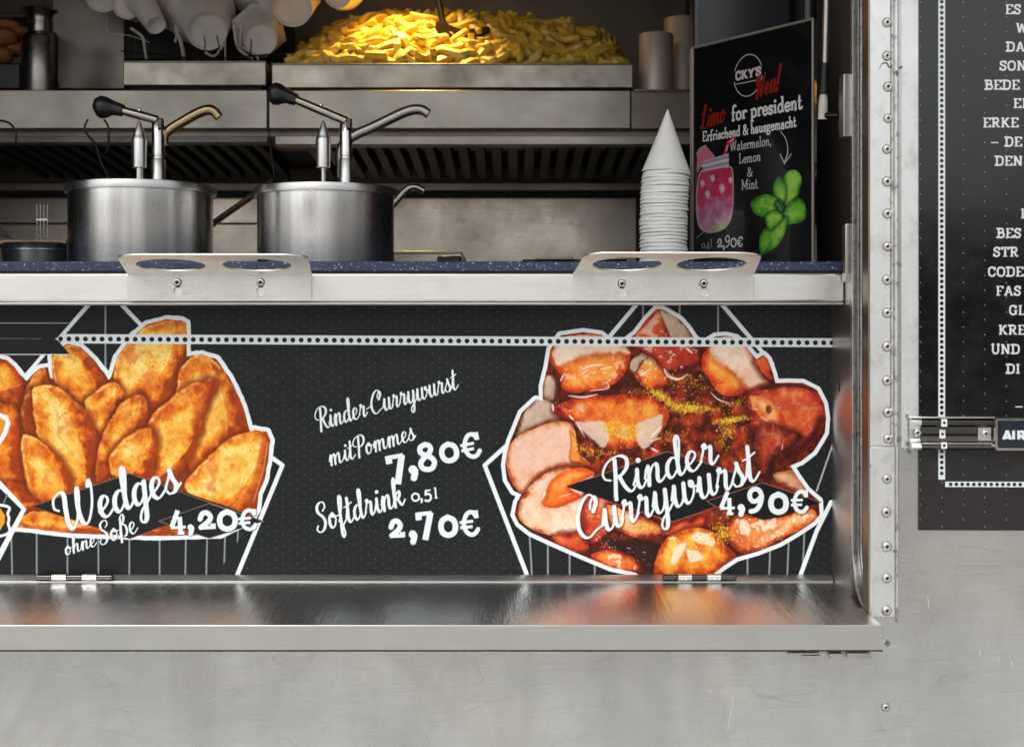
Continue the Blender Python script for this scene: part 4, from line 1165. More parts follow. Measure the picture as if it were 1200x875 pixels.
M['tube'] = steel('worn_steel_tube', (.46, .42, .36), .20, (1, 1, 1), 120, .12, .5, (.30, .22, .12), .02)
M['hood'] = steel('warm_dull_steel', (.42, .39, .345), .38, (.04, 1, 1), 380, .06, .4, (.42, .36, .28), .03, blot=5, blotv=.3)
M['tray'] = steel('scuffed_tray_steel', (.46, .42, .36), .36, (.2, 1, 1), 140, .12, .6, (.40, .32, .22), .05, blot=16, blotv=.35)
M['splash'] = steel('stained_backsplash_steel', (.66, .59, .51), .28, (.05, 1, 1), 240, .10, .7, (.34, .27, .20), .04, blot=7, blotv=.5)
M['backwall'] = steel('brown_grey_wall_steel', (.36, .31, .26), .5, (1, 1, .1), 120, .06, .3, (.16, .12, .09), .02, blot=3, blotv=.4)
M['slat'] = steel('greasy_filter_steel', (.19, .19, .185), .5, (1, .1, 1), 160, .15, .5, (.06, .05, .04), .03)
M['black'] = paint('black_plastic', (.012, .012, .013), .32, .2, 60)
M['blackmat'] = paint('black_matt', (.010, .010, .011), .6, .2, 30)
M['fridge'] = paint('black_gloss_cabinet', (.010, .012, .017), .22, .1, 20)
M['rubber_and_shade'] = paint('dark_rubber_seal_and_shade', (.028, .023, .018), .65, .35, 90, bumps=.4)
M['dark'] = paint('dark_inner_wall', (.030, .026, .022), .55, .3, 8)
M['white_plastic'] = paint('greyish_white_plastic', (.55, .54, .48), .4, .06, 40)
M['paper'] = paint('white_paper', (.80, .795, .78), .75, .04, 90, bumps=.15)
M['cuppaper'] = paint('waxed_white_cup_paper', (.84, .79, .74), .5, .10, 25, bumps=.1)
M['wood'] = paint('pale_wood', (.50, .30, .14), .55, .2, 60)
M['board_edge'] = paint('black_board_edge', (.03, .03, .032), .5)
M['acrylic_edge'] = paint('acrylic_edge', (.20, .17, .145), .15, .1, 30, spec=.8)
M['paving'] = paint('street_paving', (.43, .43, .405), .85, .2, 3, bumps=.3)
M['red_paving'] = paint('reddish_paving', (.40, .34, .30), .85, .2, 3, bumps=.3)
M['plaster'] = paint('pale_house_plaster', (.42, .38, .33), .85, .08, 1)
M['plaster2'] = paint('brick_house_wall', (.28, .15, .11), .85, .12, 2)
M['rooft'] = paint('dark_roof', (.10, .07, .06), .8, .2, 4)
M['winglass'] = paint('dark_window_glass', (.02, .025, .03), .08)
M['fries'] = paint('fried_potato', (.84, .58, .08), .45, .22, 40, bumps=.1)
M['fries2'] = paint('pale_fried_potato', (.88, .66, .17), .45, .18, 40, bumps=.1)
M['cutlet'] = paint('brown_fried_crust', (.32, .12, .03), .6, .4, 90, bumps=.6)

def granite():
    m, t, b = new_mat('blue_speckled_stone')
    v = t.nodes.new('ShaderNodeTexVoronoi'); v.inputs['Scale'].default_value = 520
    t.links.new(coords(t, (1, 1, 1)), v.inputs['Vector'])
    n1 = noise(t, coords(t, (1, 1, 1)), 260, 3, .7)
    cc = mixc(t, ramp(t, n1, [(.35, 0), (.65, 1)]), (.013, .020, .050), (.036, .054, .12))
    sp = ramp(t, noise(t, coords(t, (1, 1, 1)), 420, 2, .5), [(.64, 0), (.70, 1)])
    cc = mixc(t, sp, cc, (.34, .40, .52))
    t.links.new(cc, b.inputs['Base Color'])
    b.inputs['Roughness'].default_value = .3
    return m
M['granite'] = granite()

# ------------------------------------------------------------------ ground and the far side of the street (they show in the metal)
g = MB(); g.add([(-60,-60,0),(60,-60,0),(60,60,0),(-60,60,0)], [(0,1,2,3)])
g.build('ground', M['paving'], kind='structure')
g = MB(); g.add([(-60,-9,.004),(60,-9,.004),(60,-3.2,.004),(-60,-3.2,.004)], [(0,1,2,3)])
g.build('road', M['red_paving'], kind='structure')

def house(x, y, wd, ht, dp, wall, roof_h, label):
    t = thing('town_house', label, 'house', (x, y, 0), None)
    MB().box((x, y - dp, 0), (x + wd, y, ht)).build('wall', wall, t)
    MB().extrude([(y + .3, ht + .002), (y - dp / 2, ht + roof_h), (y - dp - .3, ht + .002)], x - .2, x + wd + .2).build('roof', M['rooft'], t)
    n = int(wd // 2.4)
    for fl in range(2):
        for i in range(n):
            wx = x + (i + .5) * wd / n - .55
            z0 = .9 + fl * 2.0
            if z0 + 1.2 > ht: continue
            f = MB().box((wx - .06, y, z0 - .06), (wx + 1.16, y + .05, z0 + 1.26)).build('window', M['white_plastic'], t)
            MB().box((wx, y + .05, z0), (wx + 1.1, y + .07, z0 + 1.2)).build('pane', M['winglass'], f)
    return t
house(-30, -44, 13, 4.2, 8, M['plaster'], 1.6, 'low pale plastered house across the street, furthest left')
house(-15.5, -45, 14, 4.6, 8, M['plaster2'], 1.4, 'brick coloured house across the street behind the viewer')
house(.5, -44.5, 12, 3.2, 8, M['plaster'], 1.0, 'lowest pale house across the street with a flat roof')
house(14, -45, 15, 4.4, 8, M['plaster2'], 1.4, 'brick coloured house across the street, furthest right')

# unseen block of leaves, added to darken the lower reflections in the film sign
hx0, hx1, hy0, hy1, hz = 3.2, 22.0, -15.6, -14.2, 2.35
M['leaf'] = paint('added_hedge_leaves', (.035, .055, .02), .7, .4, 6)
M['added_hedge_twig'] = paint('added_hedge_core', (.02, .017, .012), .9, .3, 6)
HG = thing('added_hedge', 'dark clipped leaf block added across the street to darken reflections', 'added_hedge', ((hx0 + hx1) / 2, -14.9, 0))
MB().box((hx0 + .2, hy0 + .15, 0), (hx1 - .2, hy1 - .15, hz - .15)).build('added_hedge_core', M['added_hedge_twig'], HG)
rh = np.random.RandomState(5)
n_ = 5200
side = rh.rand(n_)
px_ = rh.uniform(hx0, hx1, n_); py_ = np.where(side < .6, hy1 + rh.normal(0, .06, n_), rh.uniform(hy0, hy1, n_)); pz_ = np.where(side < .6, rh.uniform(0, hz, n_), hz + rh.normal(0, .07, n_))
ctr = np.stack([px_, py_, pz_], 1)
u_ = rh.normal(size=(n_, 3)); u_ /= np.linalg.norm(u_, axis=1)[:, None]
v_ = np.cross(u_, rh.normal(size=(n_, 3))); v_ /= np.linalg.norm(v_, axis=1)[:, None]
sz = rh.uniform(.05, .12, n_)[:, None]
vv = np.stack([ctr - u_ * sz, ctr + v_ * sz * .5, ctr + u_ * sz, ctr - v_ * sz * .5], 1).reshape(-1, 3)
MB().add([tuple(q) for q in vv], [(4 * i, 4 * i + 1, 4 * i + 2, 4 * i + 3) for i in range(n_)]).build('added_hedge_foliage', M['leaf'], HG, kind='stuff')

# ------------------------------------------------------------------ the trailer
T = thing('food_trailer', 'silver riveted aluminium food trailer with an open serving hatch', 'food trailer', (0, DW, 0))
ZSH = PZ(733, 1.26)          # shelf top
XL, XR = -1.25, 2.1
# skin right of the hatch and below the shelf
SK = [('skin', 'wall_skin', (PX(1018.6, DW), DW, ZSH - .035), (XR, DW + .004, 2.35)),
      ('skin_low', 'lower_wall_skin', (-3.2, DW, .34), (XR, DW + .004, ZSH - .0365))]
hx_ = PX(1018.6, DW)
me = plate_mesh('wall_skin', [(-3.2, .34), (XR, .34), (XR, 2.35), (-3.2, 2.35)],
                [[(XL, ZSH - .0345), (hx_, ZSH - .0345), (hx_, H + .80), (XL, H + .80)]], .004,
                Matrix.Translation((0, DW + .002, 0)) @ Matrix.Rotation(math.radians(90), 4, 'X'))
me.transform(Matrix.Translation(-world_loc(T)))
link('wall_skin', me, M['skin_low'], T)
MB().box((-3.2, DW + .004, .30), (XR, 4.2, .34)).build('chassis_floor', M['blackmat'], T)
MB().box((-3.2, DW + .005, 2.35), (XR, 4.2, 2.39)).build('roof', M['skin'], T)
MB().box((XR - .004, DW + .004, .34), (XR, 4.2, 2.35)).build('end_wall', M['skin'], T)
MB().box((-3.2, DW + .004, .34), (-3.196, 4.2, 2.35)).build('end_wall', M['skin'], T)
MB().box((-3.19, 4.19, .34), (XR - .01, 4.2, 2.35)).build('rear_wall', M['skin'], T)
# inner shell
MB().box((-1.8, 2.80, .36), (JX + .02, 2.82, 2.3)).build('inner_back_wall', M['backwall'], T)
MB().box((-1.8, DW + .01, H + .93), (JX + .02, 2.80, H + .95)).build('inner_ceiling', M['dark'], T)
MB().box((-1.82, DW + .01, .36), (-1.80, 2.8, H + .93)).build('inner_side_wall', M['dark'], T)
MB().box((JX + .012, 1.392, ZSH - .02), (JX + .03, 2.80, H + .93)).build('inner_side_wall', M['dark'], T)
# recess behind the printed panel
MB().box((-1.8, D + .006, ZSH - .03), (JX + .01, D + .012, PZ(355, D))).build('recess_back', M['dark'], T)

# jamb with its rails, seal and edge
zt, zb = H + .80, PZ(686, 1.38)
MB().box((JX, 1.3805, PZ(690, D) - .004), (JX + .011, D + .004, PZ(322, 1.40))).build('jamb', M['jamb'], T)
MB().box((JX - .004, 1.385, PZ(330, 1.385)), (JX + .011, 1.398, PZ(262, 1.385))).build('jamb_block', M['jamb'], T, bevel=.001)
def bend(x0, x1, dfr, dbk, z_top, name, mat, r=.03, **kw):
    """upright bar whose foot curves forward to the outer skin"""
    n = 7
    ctr = []
    zc = PZ(712, DW + .02)
    for k in range(n + 1):
        a = math.radians(90 * k / n)
        ctr.append((1 - math.cos(a), -math.sin(a)))
    mb = MB()
    vs_, fs = [], []
    path = [(0.0, z_top)] + [(-q[0] * (dfr - DW - .002), zc + .055 + q[1] * .055) for q in ctr]
    for dy, z in path:
        vs_ += [(x0, dfr + dy, z), (x1, dfr + dy, z), (x1, dbk + dy, z), (x0, dbk + dy, z)]
    for i in range(len(path) - 1):
        for k in range(4):
            a, b = i * 4 + k, i * 4 + (k + 1) % 4
            fs.append((a, b, b + 4, a + 4))
    fs.append((3, 2, 1, 0)); e = (len(path) - 1) * 4; fs.append((e, e + 1, e + 2, e + 3))
    mb.add(vs_, fs)
    return mb.build(name, mat, T, bevel=.0006, smooth=True, **kw)
bend(JX + .0000, JX + .0035, 1.372, 1.380, zt, 'door_rail', M['rail'])
bend(JX + .0040, JX + .0078, 1.376, 1.384, zt, 'door_rail', M['rail'])
bend(JX + .0083, JX + .0112, 1.371, 1.380, zt, 'door_rail', M['rail'])
bend(JX + .0115, JX + .0230, 1.383, 1.392, zt, 'rubber_seal', M['rubber_and_shade'])
MB().box((PX(1017.2, DW), DW - .0006, PZ(716, DW)), (PX(1018.6, DW), DW + .02, zt)).build('hatch_edge', M['bronze'], T)

# the hatch door, raised on its struts above the opening
ha, hb = Vector((0, DW - .002, H + .82)), Vector((0, DW - .86, H + 1.12))
hn = Vector((0, (hb - ha).z, -(hb - ha).y)).normalized() * .025
MB().add([(XL - .02, ha.y, ha.z), (hx_ + .01, ha.y, ha.z), (hx_ + .01, hb.y, hb.z), (XL - .02, hb.y, hb.z),
          (XL - .02, ha.y + hn.y, ha.z + hn.z), (hx_ + .01, ha.y + hn.y, ha.z + hn.z), (hx_ + .01, hb.y + hn.y, hb.z + hn.z), (XL - .02, hb.y + hn.y, hb.z + hn.z)],
         [(0,1,2,3),(7,6,5,4),(0,4,5,1),(1,5,6,2),(2,6,7,3),(3,7,4,0)]).build('raised_hatch_door', M['skin'], T, bevel=.006)
# riveted strips
zs = PZ(522, DW)
MB().box((PX(1019.2, DW), DW - .0016, zs), (PX(1043, DW), DW - .0002, zt)).build('rivet_strip', M['strip'], T, bevel=.0004)
MB().box((PX(1019.8, DW), DW - .0010, PZ(722, DW)), (PX(1048, DW), DW - .0001, zs - .0012)).build('rivet_strip', M['strip'], T, bevel=.0004)
def ridge(pxa, pxb, za, zb_, h, mat=None):
    xa, xb = PX(pxa, DW), PX(pxb, DW)
    mb = MB()
    mb.extrude([(xa, DW), (xa + (xb - xa) * .25, DW - h * .8), (xa + (xb - xa) * .5, DW - h), (xa + (xb - xa) * .75, DW - h * .8), (xb, DW)], za, zb_, axis=2)
    return mb.build('skin_ridge', mat or M['rail'], T, smooth=True)
ridge(1043.2, 1047.5, zs, zt, .0024)
ridge(1048, 1053.5, zs, zt, .0014)
ridge(1049, 1053.5, PZ(728, DW), zs - .001, .0020)
MB().box((PX(1056, DW), DW - .0007, zs - .002), (PX(1076.6, DW), DW - .0001, zt)).build('skin_strip', M['strip'], T, bevel=.0003)
rv = MB().lathe((0, 0, 0), [(.0001, .0009), (.0009, .0009), (.0011, .0026), (.0022, .0030), (.0034, .0026), (.0044, .0012), (.0047, 0)], 20, M=Matrix.Rotation(math.radians(90), 3, 'X')).mesh('rivet')
for p in rv.polygons: p.use_smooth = True
pin = MB().lathe((0, 0, 0), [(.0001, .0036), (.0012, .0034), (.0013, .0003)], 10, M=Matrix.Rotation(math.radians(90), 3, 'X')).mesh('rivet_pin')
M['grime_and_shade'] = paint('dark_grime_and_shade', (.16, .15, .125), .8, .4, 400)
grime_and_shade = MB().lathe((0, 0, 0), [(.0001, .00012), (.0048, .00012), (.0053, .00005)], 20, M=Matrix.Rotation(math.radians(90), 3, 'X')).mesh('rivet_contact_shade')  # dark disc under each rivet, standing in for its contact shadow
M['rivet'] = steel('rivet_aluminium', (.72, .71, .69), .3, (1, 1, 1), 200, .08, .4, (.3, .27, .22))
def rivet(px, py, d=DW - .0016, parent=None, s=1.0):
    parent = parent or T
    o = link('rivet', rv, M['rivet'], parent)
    o.location = P(px, py, d) - world_loc(parent); s *= rnd.uniform(.88, .98); o.scale = (s, s, s); o.rotation_euler = (0, rnd.uniform(0, 6.28), 0)
    q = link('rivet_pin', pin, M['blackmat'], o)
    q = link('rivet_contact_shade', grime_and_shade, M['grime_and_shade'], o)
    return o
for k in range(-6, 1): rivet(1039.5, 26.7 + 37.5 * (k - 0) if k else 26.7)
for y in (66, 102, 139, 175, 213, 250.5, 289, 328, 366.5, 406, 446, 483, 514): rivet(1039.8 + rnd.uniform(-.8, .8), y)
for y in (561, 600, 640, 677, 715): rivet(1039 + rnd.uniform(-.6, .6), y, DW - .001)
for y in (828, 905, 980): rivet(1037.8, y, DW, s=.85)

MB().box((JX - .0007, 1.4245, PZ(459, 1.425)), (JX - .0001, 1.4265, PZ(441, 1.425))).build('jamb_slot', M['blackmat'], T)
MB().frame_tube([Vector(v) for v in spline([tuple(P(u, v, DW - .0019)) for u, v in ((1030.5, 81), (1034, 75), (1039, 74), (1042, 79), (1045, 77), (1047, 70))], 5)], [.0003] * 5 + [.0007] * 16 + [.0004] * 5, 6).build('dried_grime', M['grime_and_shade'], T)
for u, v, r_ in ((1053.6, 514.5, .0016), (1064, 488, .0012), (1066, 497, .0009), (1063.5, 520, .0011), (1066.5, 529, .0010), (1054.5, 310, .0010), (1052.6, 331, .0007), (1049, 646, .0010), (1041, 754, .0014), (1019.8, 545, .0006), (1051, 86, .0014), (1056, 79, .0009)):
    MB().lathe(P(u, v, DW - .0024), [(.0001, .0004), (r_, .0003), (r_ * 1.2, 0)], 9, M=Matrix.Rotation(math.radians(90), 3, 'X') @ Matrix.Rotation(u, 3, 'Z') @ Matrix.Scale(1.7, 3, (1, 0, 0))).build('grime_spot', M['grime_and_shade'], T)
# scuffs and dents in the lower wall: shallow gouges laid on the skin
for (xa, ya, xb, yb, wd_) in ((859, 817, 852, 858, .9), (830, 806, 836, 813, .8), (1148, 760, 1149, 770, .9), (1183, 768, 1187, 784, 1.2), (1169, 768, 1171, 776, 1.0), (1087, 700, 1088, 712, .8)):
    MB().frame_tube([P(xa, ya, DW), P((xa + xb) / 2 + .6, (ya + yb) / 2, DW - .0004), P(xb, yb, DW)], [.0002, wd_ * .0007, .0003], 6).build('scratch_burr', M['strip'], T)

# ------------------------------------------------------------------ printed panel under the counter
cvm = paint_menu()
mm = print_mat('menu_print', print_image('menu_print', cvm), .38, .22, 1.04)
c = [P(cvm.x0, cvm.y1, D), P(cvm.x1, cvm.y1, D), P(cvm.x1, cvm.y0, D), P(cvm.x0, cvm.y0, D)]
MP = thing('menu_panel', 'long black menu panel under the counter with printed potato wedges, sausage pieces and prices', 'menu sign', P(440, 680, D))
uv_sheet('printed_board', c, (0, .004, 0), mm, M['board_edge'], MP)
MB().box((-1.25, D, cvm and PZ(680, D)), (c[0].x - .0005, D + .004, PZ(352, D))).build('plain_board', M['board_edge'], MP)

cvs = paint_side()
ds = DW - .0022
ms = print_mat('side_film_print', print_image('side_film_print', cvs), .15, .6, .84, bumps=.04, coat=.2)
c = [P(cvs.x0, cvs.y1, ds), P(cvs.x1, cvs.y1 + 1, ds), P(cvs.x1, cvs.y0, ds), P(cvs.x0, cvs.y0, ds)]
SP = thing('text_sign', 'glossy black film sign with white serif words and dotted white border on the outer wall', 'sign', P(1200, 620, ds))
uv_sheet('printed_film', c, (0, .0012, 0), ms, M['board_edge'], SP)
rr = random.Random(3)

# chrome trim and its badge
ya, yb = PZ(489.5, DW), PZ(526, DW)
zc = (ya + yb) / 2; hh = (ya - yb) / 2
TR = thing('chrome_trim', 'chrome grooved trim bar riveted across the black wall sign', 'trim', P(1120, 508, DW))
y0 = DW - .0035
prof = [(y0, zc - hh), (y0 - .0060, zc - hh), (y0 - .0085, zc - hh * .86), (y0 - .0080, zc - hh * .72), (y0 - .0060, zc - hh * .52), (y0 - .0040, zc - hh * .46), (y0 - .0030, zc - hh * .30),
        (y0 - .0030, zc + hh * .30), (y0 - .0040, zc + hh * .46), (y0 - .0060, zc + hh * .52), (y0 - .0080, zc + hh * .72), (y0 - .0088, zc + hh * .86), (y0 - .0060, zc + hh), (y0, zc + hh)]
xa_, xb_ = PX(1081, 1.30), PX(1420, 1.30)
M['darkchrome'] = steel('dark_mirror_trim', (.10, .095, .09), .12, (.05, 1, 1), 200, .2, .5, (.04, .035, .03), .02)
MB().extrude(prof, xa_, xb_).build('bar', M['darkchrome'], TR, bevel=.0003, smooth=True)
MB().extrude([(a - .0002, b) for a, b in prof[1:7]] + [(y0 - .0001, zc - hh * .30), (y0 - .0001, zc - hh * .98)], PX(1068.5, 1.30), xa_ - .0003).build('end_clip', M['strip'], TR, bevel=.0004)
MB().extrude([(a - .0002, b) for a, b in prof[7:13]] + [(y0 - .0001, zc + hh * .98), (y0 - .0001, zc + hh * .30)], PX(1068.5, 1.30), xa_ - .0003).build('end_clip', M['strip'], TR, bevel=.0004)
MB().box((PX(1068.5, 1.30), y0 - .0022, zc - hh * .29), (xa_ - .0003, y0 - .0001, zc + hh * .29)).build('end_clip', M['rivet'], TR)
MB().box((xa_ - .012, y0 - .0088, ya + .0002), (PX(1166, 1.3), y0 + .001, ya + .0018)).build('top_edge', M['chrome'], TR, bevel=.0005)
MB().box((xa_ + .0, y0 - .0092, zc - hh * .62), (PX(1163, 1.3), y0 - .0062, zc - hh * .53)).build('groove_edge', M['chrome'], TR, bevel=.0002)
rivet(1075, 507, y0 - .0025, TR, .9); rivet(1155, 508, y0 - .0035, TR, 1.0)
MB().box((PX(1148, 1.3), y0 - .0042, zc - hh * .42), (PX(1163, 1.3), y0 - .0032, zc + hh * .42)).build('rivet_plate', M['rivet'], TR)
dd = y0 - .0095
mfs = M['paper']
for za_, zb_, dy in ((zc + hh * .98, zc + hh * .5, -.0090), (zc + hh * .28, zc - hh * .28, -.0034), (zc - hh * .5, zc - hh * .9, -.0088)):
    x0_ = PX(1102.2, 1.30)
    st = MB().box((x0_ + .0006, y0 + dy - .0005, zb_), (x0_ + .0060, y0 + dy + .001, za_)).build('film_strip', M['paper'], TR)
    n_ = max(1, int((za_ - zb_) / .0052))
    for i in range(n_):
        zz = za_ - (i + .5) * (za_ - zb_) / n_
        MB().lathe((x0_ + .0033, y0 + dy - .0006, zz), [(.0001, .0002), (.0013, .0002), (.0014, 0)], 12, M=Matrix.Rotation(math.radians(90), 3, 'X')).build('printed_dot', M['black'], st)
cvb = paint_badge()
BG = thing('letter_badge', 'silver framed black badge with the white letters AIR at the end of the trim bar', 'badge', P(1180, 508, 1.295))
db = 1.3005 - .004
bx0, bx1 = PX(1165, 1.30), PX(1330, 1.30)
fr = round_rect(0, 0, bx1 - bx0, ya - yb + .0005, .0025)
inn = round_rect(.0021, .0022, bx1 - bx0 - .0021, ya - yb - .0018, .0015)
me = plate_mesh('frame', fr, [inn], .008, Matrix.Translation((bx0, db + .004, yb)) @ Matrix.Rotation(math.radians(90), 4, 'X') @ Matrix.Identity(4))
me.transform(Matrix.Translation(-world_loc(BG)))
link('frame', me, M['chrome'], BG)
c = [Vector((bx0 + .002, db + .0012, yb + .002)), Vector((bx1 - .002, db + .0012, yb + .002)), Vector((bx1 - .002, db + .0012, ya - .0015)), Vector((bx0 + .002, db + .0012, ya - .0015))]
uv_sheet('letter_plate', c, (0, .004, 0), print_mat('badge_print', print_image('badge_print', cvb), .3, .5, .9, 0), M['board_edge'], BG)

# ------------------------------------------------------------------ serving counter
CT = thing('serving_counter', 'serving counter with dark blue speckled stone top on a brushed steel box edge', 'counter', (0, DC, PZ(353, DC)))
zs0, zs1 = PZ(353.5, DC), PZ(320.0, DC)
MB().box((XL, DC, zs0), (JX - .0006, DC + .03, zs1)).build('front_edge', M['counter'], CT, bevel=.0022, seg=3)
MB().box((XL, DC + .0005, zs0 - .0030), (JX - .0012, DC + .05, zs0 - .0004)).build('drip_edge', M['shelf_lip'], CT, bevel=.0006)
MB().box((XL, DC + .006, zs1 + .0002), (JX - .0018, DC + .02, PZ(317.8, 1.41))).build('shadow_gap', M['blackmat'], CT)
ZC = PZ(306.2, 1.408)
MB().box((XL, DC + .0035, PZ(318, 1.408)), (JX - .0012, 1.96, ZC)).build('stone_top', M['granite'], CT, bevel=.0012)
MB().box((XL, DC + .035, zs0 - .002), (JX - .002, 1.95, PZ(319, 1.408))).build('underframe', M['dark'], CT)

# ------------------------------------------------------------------ cup holders
def cup_holder(pxl, pxr, tl, tr, ytop, screws, holes, label):
    o = thing('cup_holder', label, 'cup holder', P((pxl + pxr) / 2, 352, DC), 'cup holders hooked on the counter edge')
    zt_, zb_ = PZ(320.8, DC - .002), PZ(352.2, DC - .002)
    x0, x1 = PX(pxl, DC - .002), PX(pxr, DC - .002)
    kh = []
    for sx_, sy_ in screws:
        u, v = PX(sx_, DC - .002) - x0, PZ(sy_, DC - .002) - zb_
        pts = []
        for k in range(15): a = math.radians(-55 + 290 * k / 14); pts.append((u + .0044 * math.cos(a), v + .0044 * math.sin(a)))
        cc_ = v - .0088
        for k in range(21): a = math.radians(120 + 300 * k / 20); pts.append((u + .0006 + .0050 * math.cos(a), cc_ + .0050 * math.sin(a)))
        kh.append(pts)
    me = plate_mesh('front_plate', round_rect(0, 0, x1 - x0, zt_ - zb_, [.0005, .0005, .003, .003]), kh, .0016, Matrix.Translation((x0, DC - .0014, zb_)) @ Matrix.Rotation(math.radians(90), 4, 'X'), .00025)
    me.transform(Matrix.Translation(-world_loc(o)))
    link('front_plate', me, M['holder'], o)
    # upper plate runs out from the counter towards the customer, tipped up
    dn = DC - .100
    a = Vector((x0, DC - .0028, zt_)); b = Vector((x1, DC - .0028, zt_))
    c_ = P(tr, ytop, dn); d_ = P(tl, ytop, dn)
    ey = ((c_ + d_) / 2 - (a + b) / 2); L = ey.length; ey.normalize()
    ex = Vector((1, 0, 0)); ez = ex.cross(ey)
    R = Matrix(((ex.x, ey.x, ez.x, a.x), (ex.y, ey.y, ez.y, a.y), (ex.z, ey.z, ez.z, a.z), (0, 0, 0, 1)))
    wa, l0, l1 = b.x - a.x, d_.x - a.x, c_.x - a.x
    r_ = .016
    out = [(0, 0), (l0 * .82, L - r_)]
    for k in range(1, 6): q = k / 6; out.append((l0 * .82 + (l0 + r_ * 1.3 - l0 * .82) * q ** 1.6, L - r_ + r_ * math.sin(q * math.pi / 2)))
    out.append((l0 + r_ * 1.4, L)); out.append((l1 - r_ * 1.6, L))
    ex1 = wa + (l1 - wa) * .75
    for k in range(5, 0, -1): q = k / 6; out.append((ex1 + (l1 - r_ * 1.6 - ex1) * q ** 1.6, L - r_ + r_ * math.sin(q * math.pi / 2)))
    out.append((ex1, L - r_)); out.append((wa, 0))
    hl = []
    for hx in holes:
        dm = DC - .052
        hl.append(circle(PX(hx, dm) - a.x, L * .50, .0345, 48, .0325))
    me = plate_mesh('upper_plate', out, hl, .0012, R, .0004)
    me.transform(Matrix.Translation(-world_loc(o)))
    link('upper_plate', me, M['holder'], o)
    for sx_, sy_ in screws:
        MB().lathe(P(sx_, sy_, DC - .0001), [(.0001, .0003), (.0052, .0003), (.0052, 0)], 20, M=Matrix.Rotation(math.radians(90), 3, 'X')).build('keyhole_shadow_disc', M['blackmat'], o)  # black disc behind the hole, put in as the shadow inside it
    MB().frame_tube([a + Vector((0, .0004, 0)), b + Vector((0, .0004, 0))], .0013, 8).build('bend', M['holder'], o, smooth=True)
    for sx_, sy_ in screws:
        s_ = P(sx_, sy_, DC - .0022)
        sc_ = MB().lathe(s_, [(.0001, .0022), (.0021, .0022), (.0022, .0038), (.0032, .0036), (.0035, .0022), (.0035, 0)], 20, M=Matrix.Rotation(math.radians(90), 3, 'X')).build('screw', M['chrome'], o, smooth=True)
        MB().lathe(s_ + Vector((0, -.0030, 0)), [(.0001, .0003), (.0019, .0003), (.0019, 0)], 6, M=Matrix.Rotation(math.radians(90), 3, 'X')).build('socket', M['blackmat'], sc_)
    return o
cup_holder(150, 365, 128, 352, 298.2, ((208.2, 330.9), (305.5, 330.9)), (196, 297), 'steel two-hole cup holder on the counter edge in front of the two pump pots')
cup_holder(671.5, 883, 687, 893, 296.2, ((728.6, 332.2), (824.4, 332.2)), (735, 834), 'steel two-hole cup holder on the counter edge in front of the paper cone cups')

# ------------------------------------------------------------------ fold-down shelf
SH = thing('fold_down_shelf', 'brushed stainless steel fold-down customer shelf below the menu panel', 'shelf', (0, 1.26, ZSH))
xr_ = JX - .0004
zl = PZ(761.5, 1.26)
zbk = PZ(682, 1.449)
MB().extrude([(1.2617, ZSH), (1.4490, zbk), (1.4490, zbk - .0016), (1.2617, ZSH - .0016)], XL, xr_).build('shelf_top', M['shelf'], SH)
MB().box((XL, 1.2600, zl), (xr_ + .001, 1.2616, ZSH + .0008)).build('front_lip', M['shelf_lip'], SH, bevel=.0014, seg=3)
MB().box((XL, 1.2617, zl), (xr_ + .001, 1.3105, zl + .0016)).build('lower_flange', M['shelf_lip'], SH)
MB().frame_tube([(XL, 1.2622, zl - .0006), (xr_ + .001, 1.2622, zl - .0006)], .0011, 8).build('lip_shadow_line', M['rubber_and_shade'], SH, smooth=True)  # dark tube painted in as the shadow line under the lip
MB().box((xr_ - .0004, 1.2618, zl + .0018), (xr_ + .0012, 1.3105, ZSH - .0018)).build('end_cap', M['shelf_lip'], SH, bevel=.0005)
MB().extrude([(1.4580, PZ(673.0, 1.4580)), (1.4494, PZ(681.0, 1.4494)), (1.4494, ZSH - .004), (1.4595, ZSH - .004), (1.4595, PZ(673.0, 1.4595))], XL, JX - .001).build('rear_rail', M['shelf_lip'], SH, bevel=.0004)
for px0, px1 in ((43, 132), (777, 862)):
    n_ = 5
    x0, x1 = PX(px0, 1.45), PX(px1, 1.45)
    z_ = PZ(676, 1.45)
    hinge = MB().box((x0, 1.4522, z_ - .0046), (x1, 1.4538, z_ + .0018)).build('hinge', M['shelf_lip'], SH)
    MB().frame_tube([(x0 - .0006, 1.450, z_), (x1 + .0008, 1.450, z_)], .0020, 12).build('pin', M['blackmat'], hinge)
    for k in range(n_):
        a, b = x0 + (x1 - x0) * k / n_ + .0003, x0 + (x1 - x0) * (k + 1) / n_ - .0003
        MB().frame_tube([(a, 1.450, z_), (b, 1.450, z_)], .0037 if k % 2 else .0033, 16).build('knuckle', M['chrome'] if k % 2 else M['darkchrome'], hinge, bevel=.0003)
for xa, xb, za, zb_ in ((922, 958, 762.5, 764), (936, 959, 763.8, 766.5), (970, 985, 763.5, 767.5), (990, 1018, 762.8, 767)):
    MB().box((PX(xa, 1.285), 1.275, PZ(zb_ + 1.5, 1.285)), (PX(xb, 1.285), 1.295, PZ(za - 1, 1.285))).build('latch_piece', M['jamb'], SH, bevel=.0006)

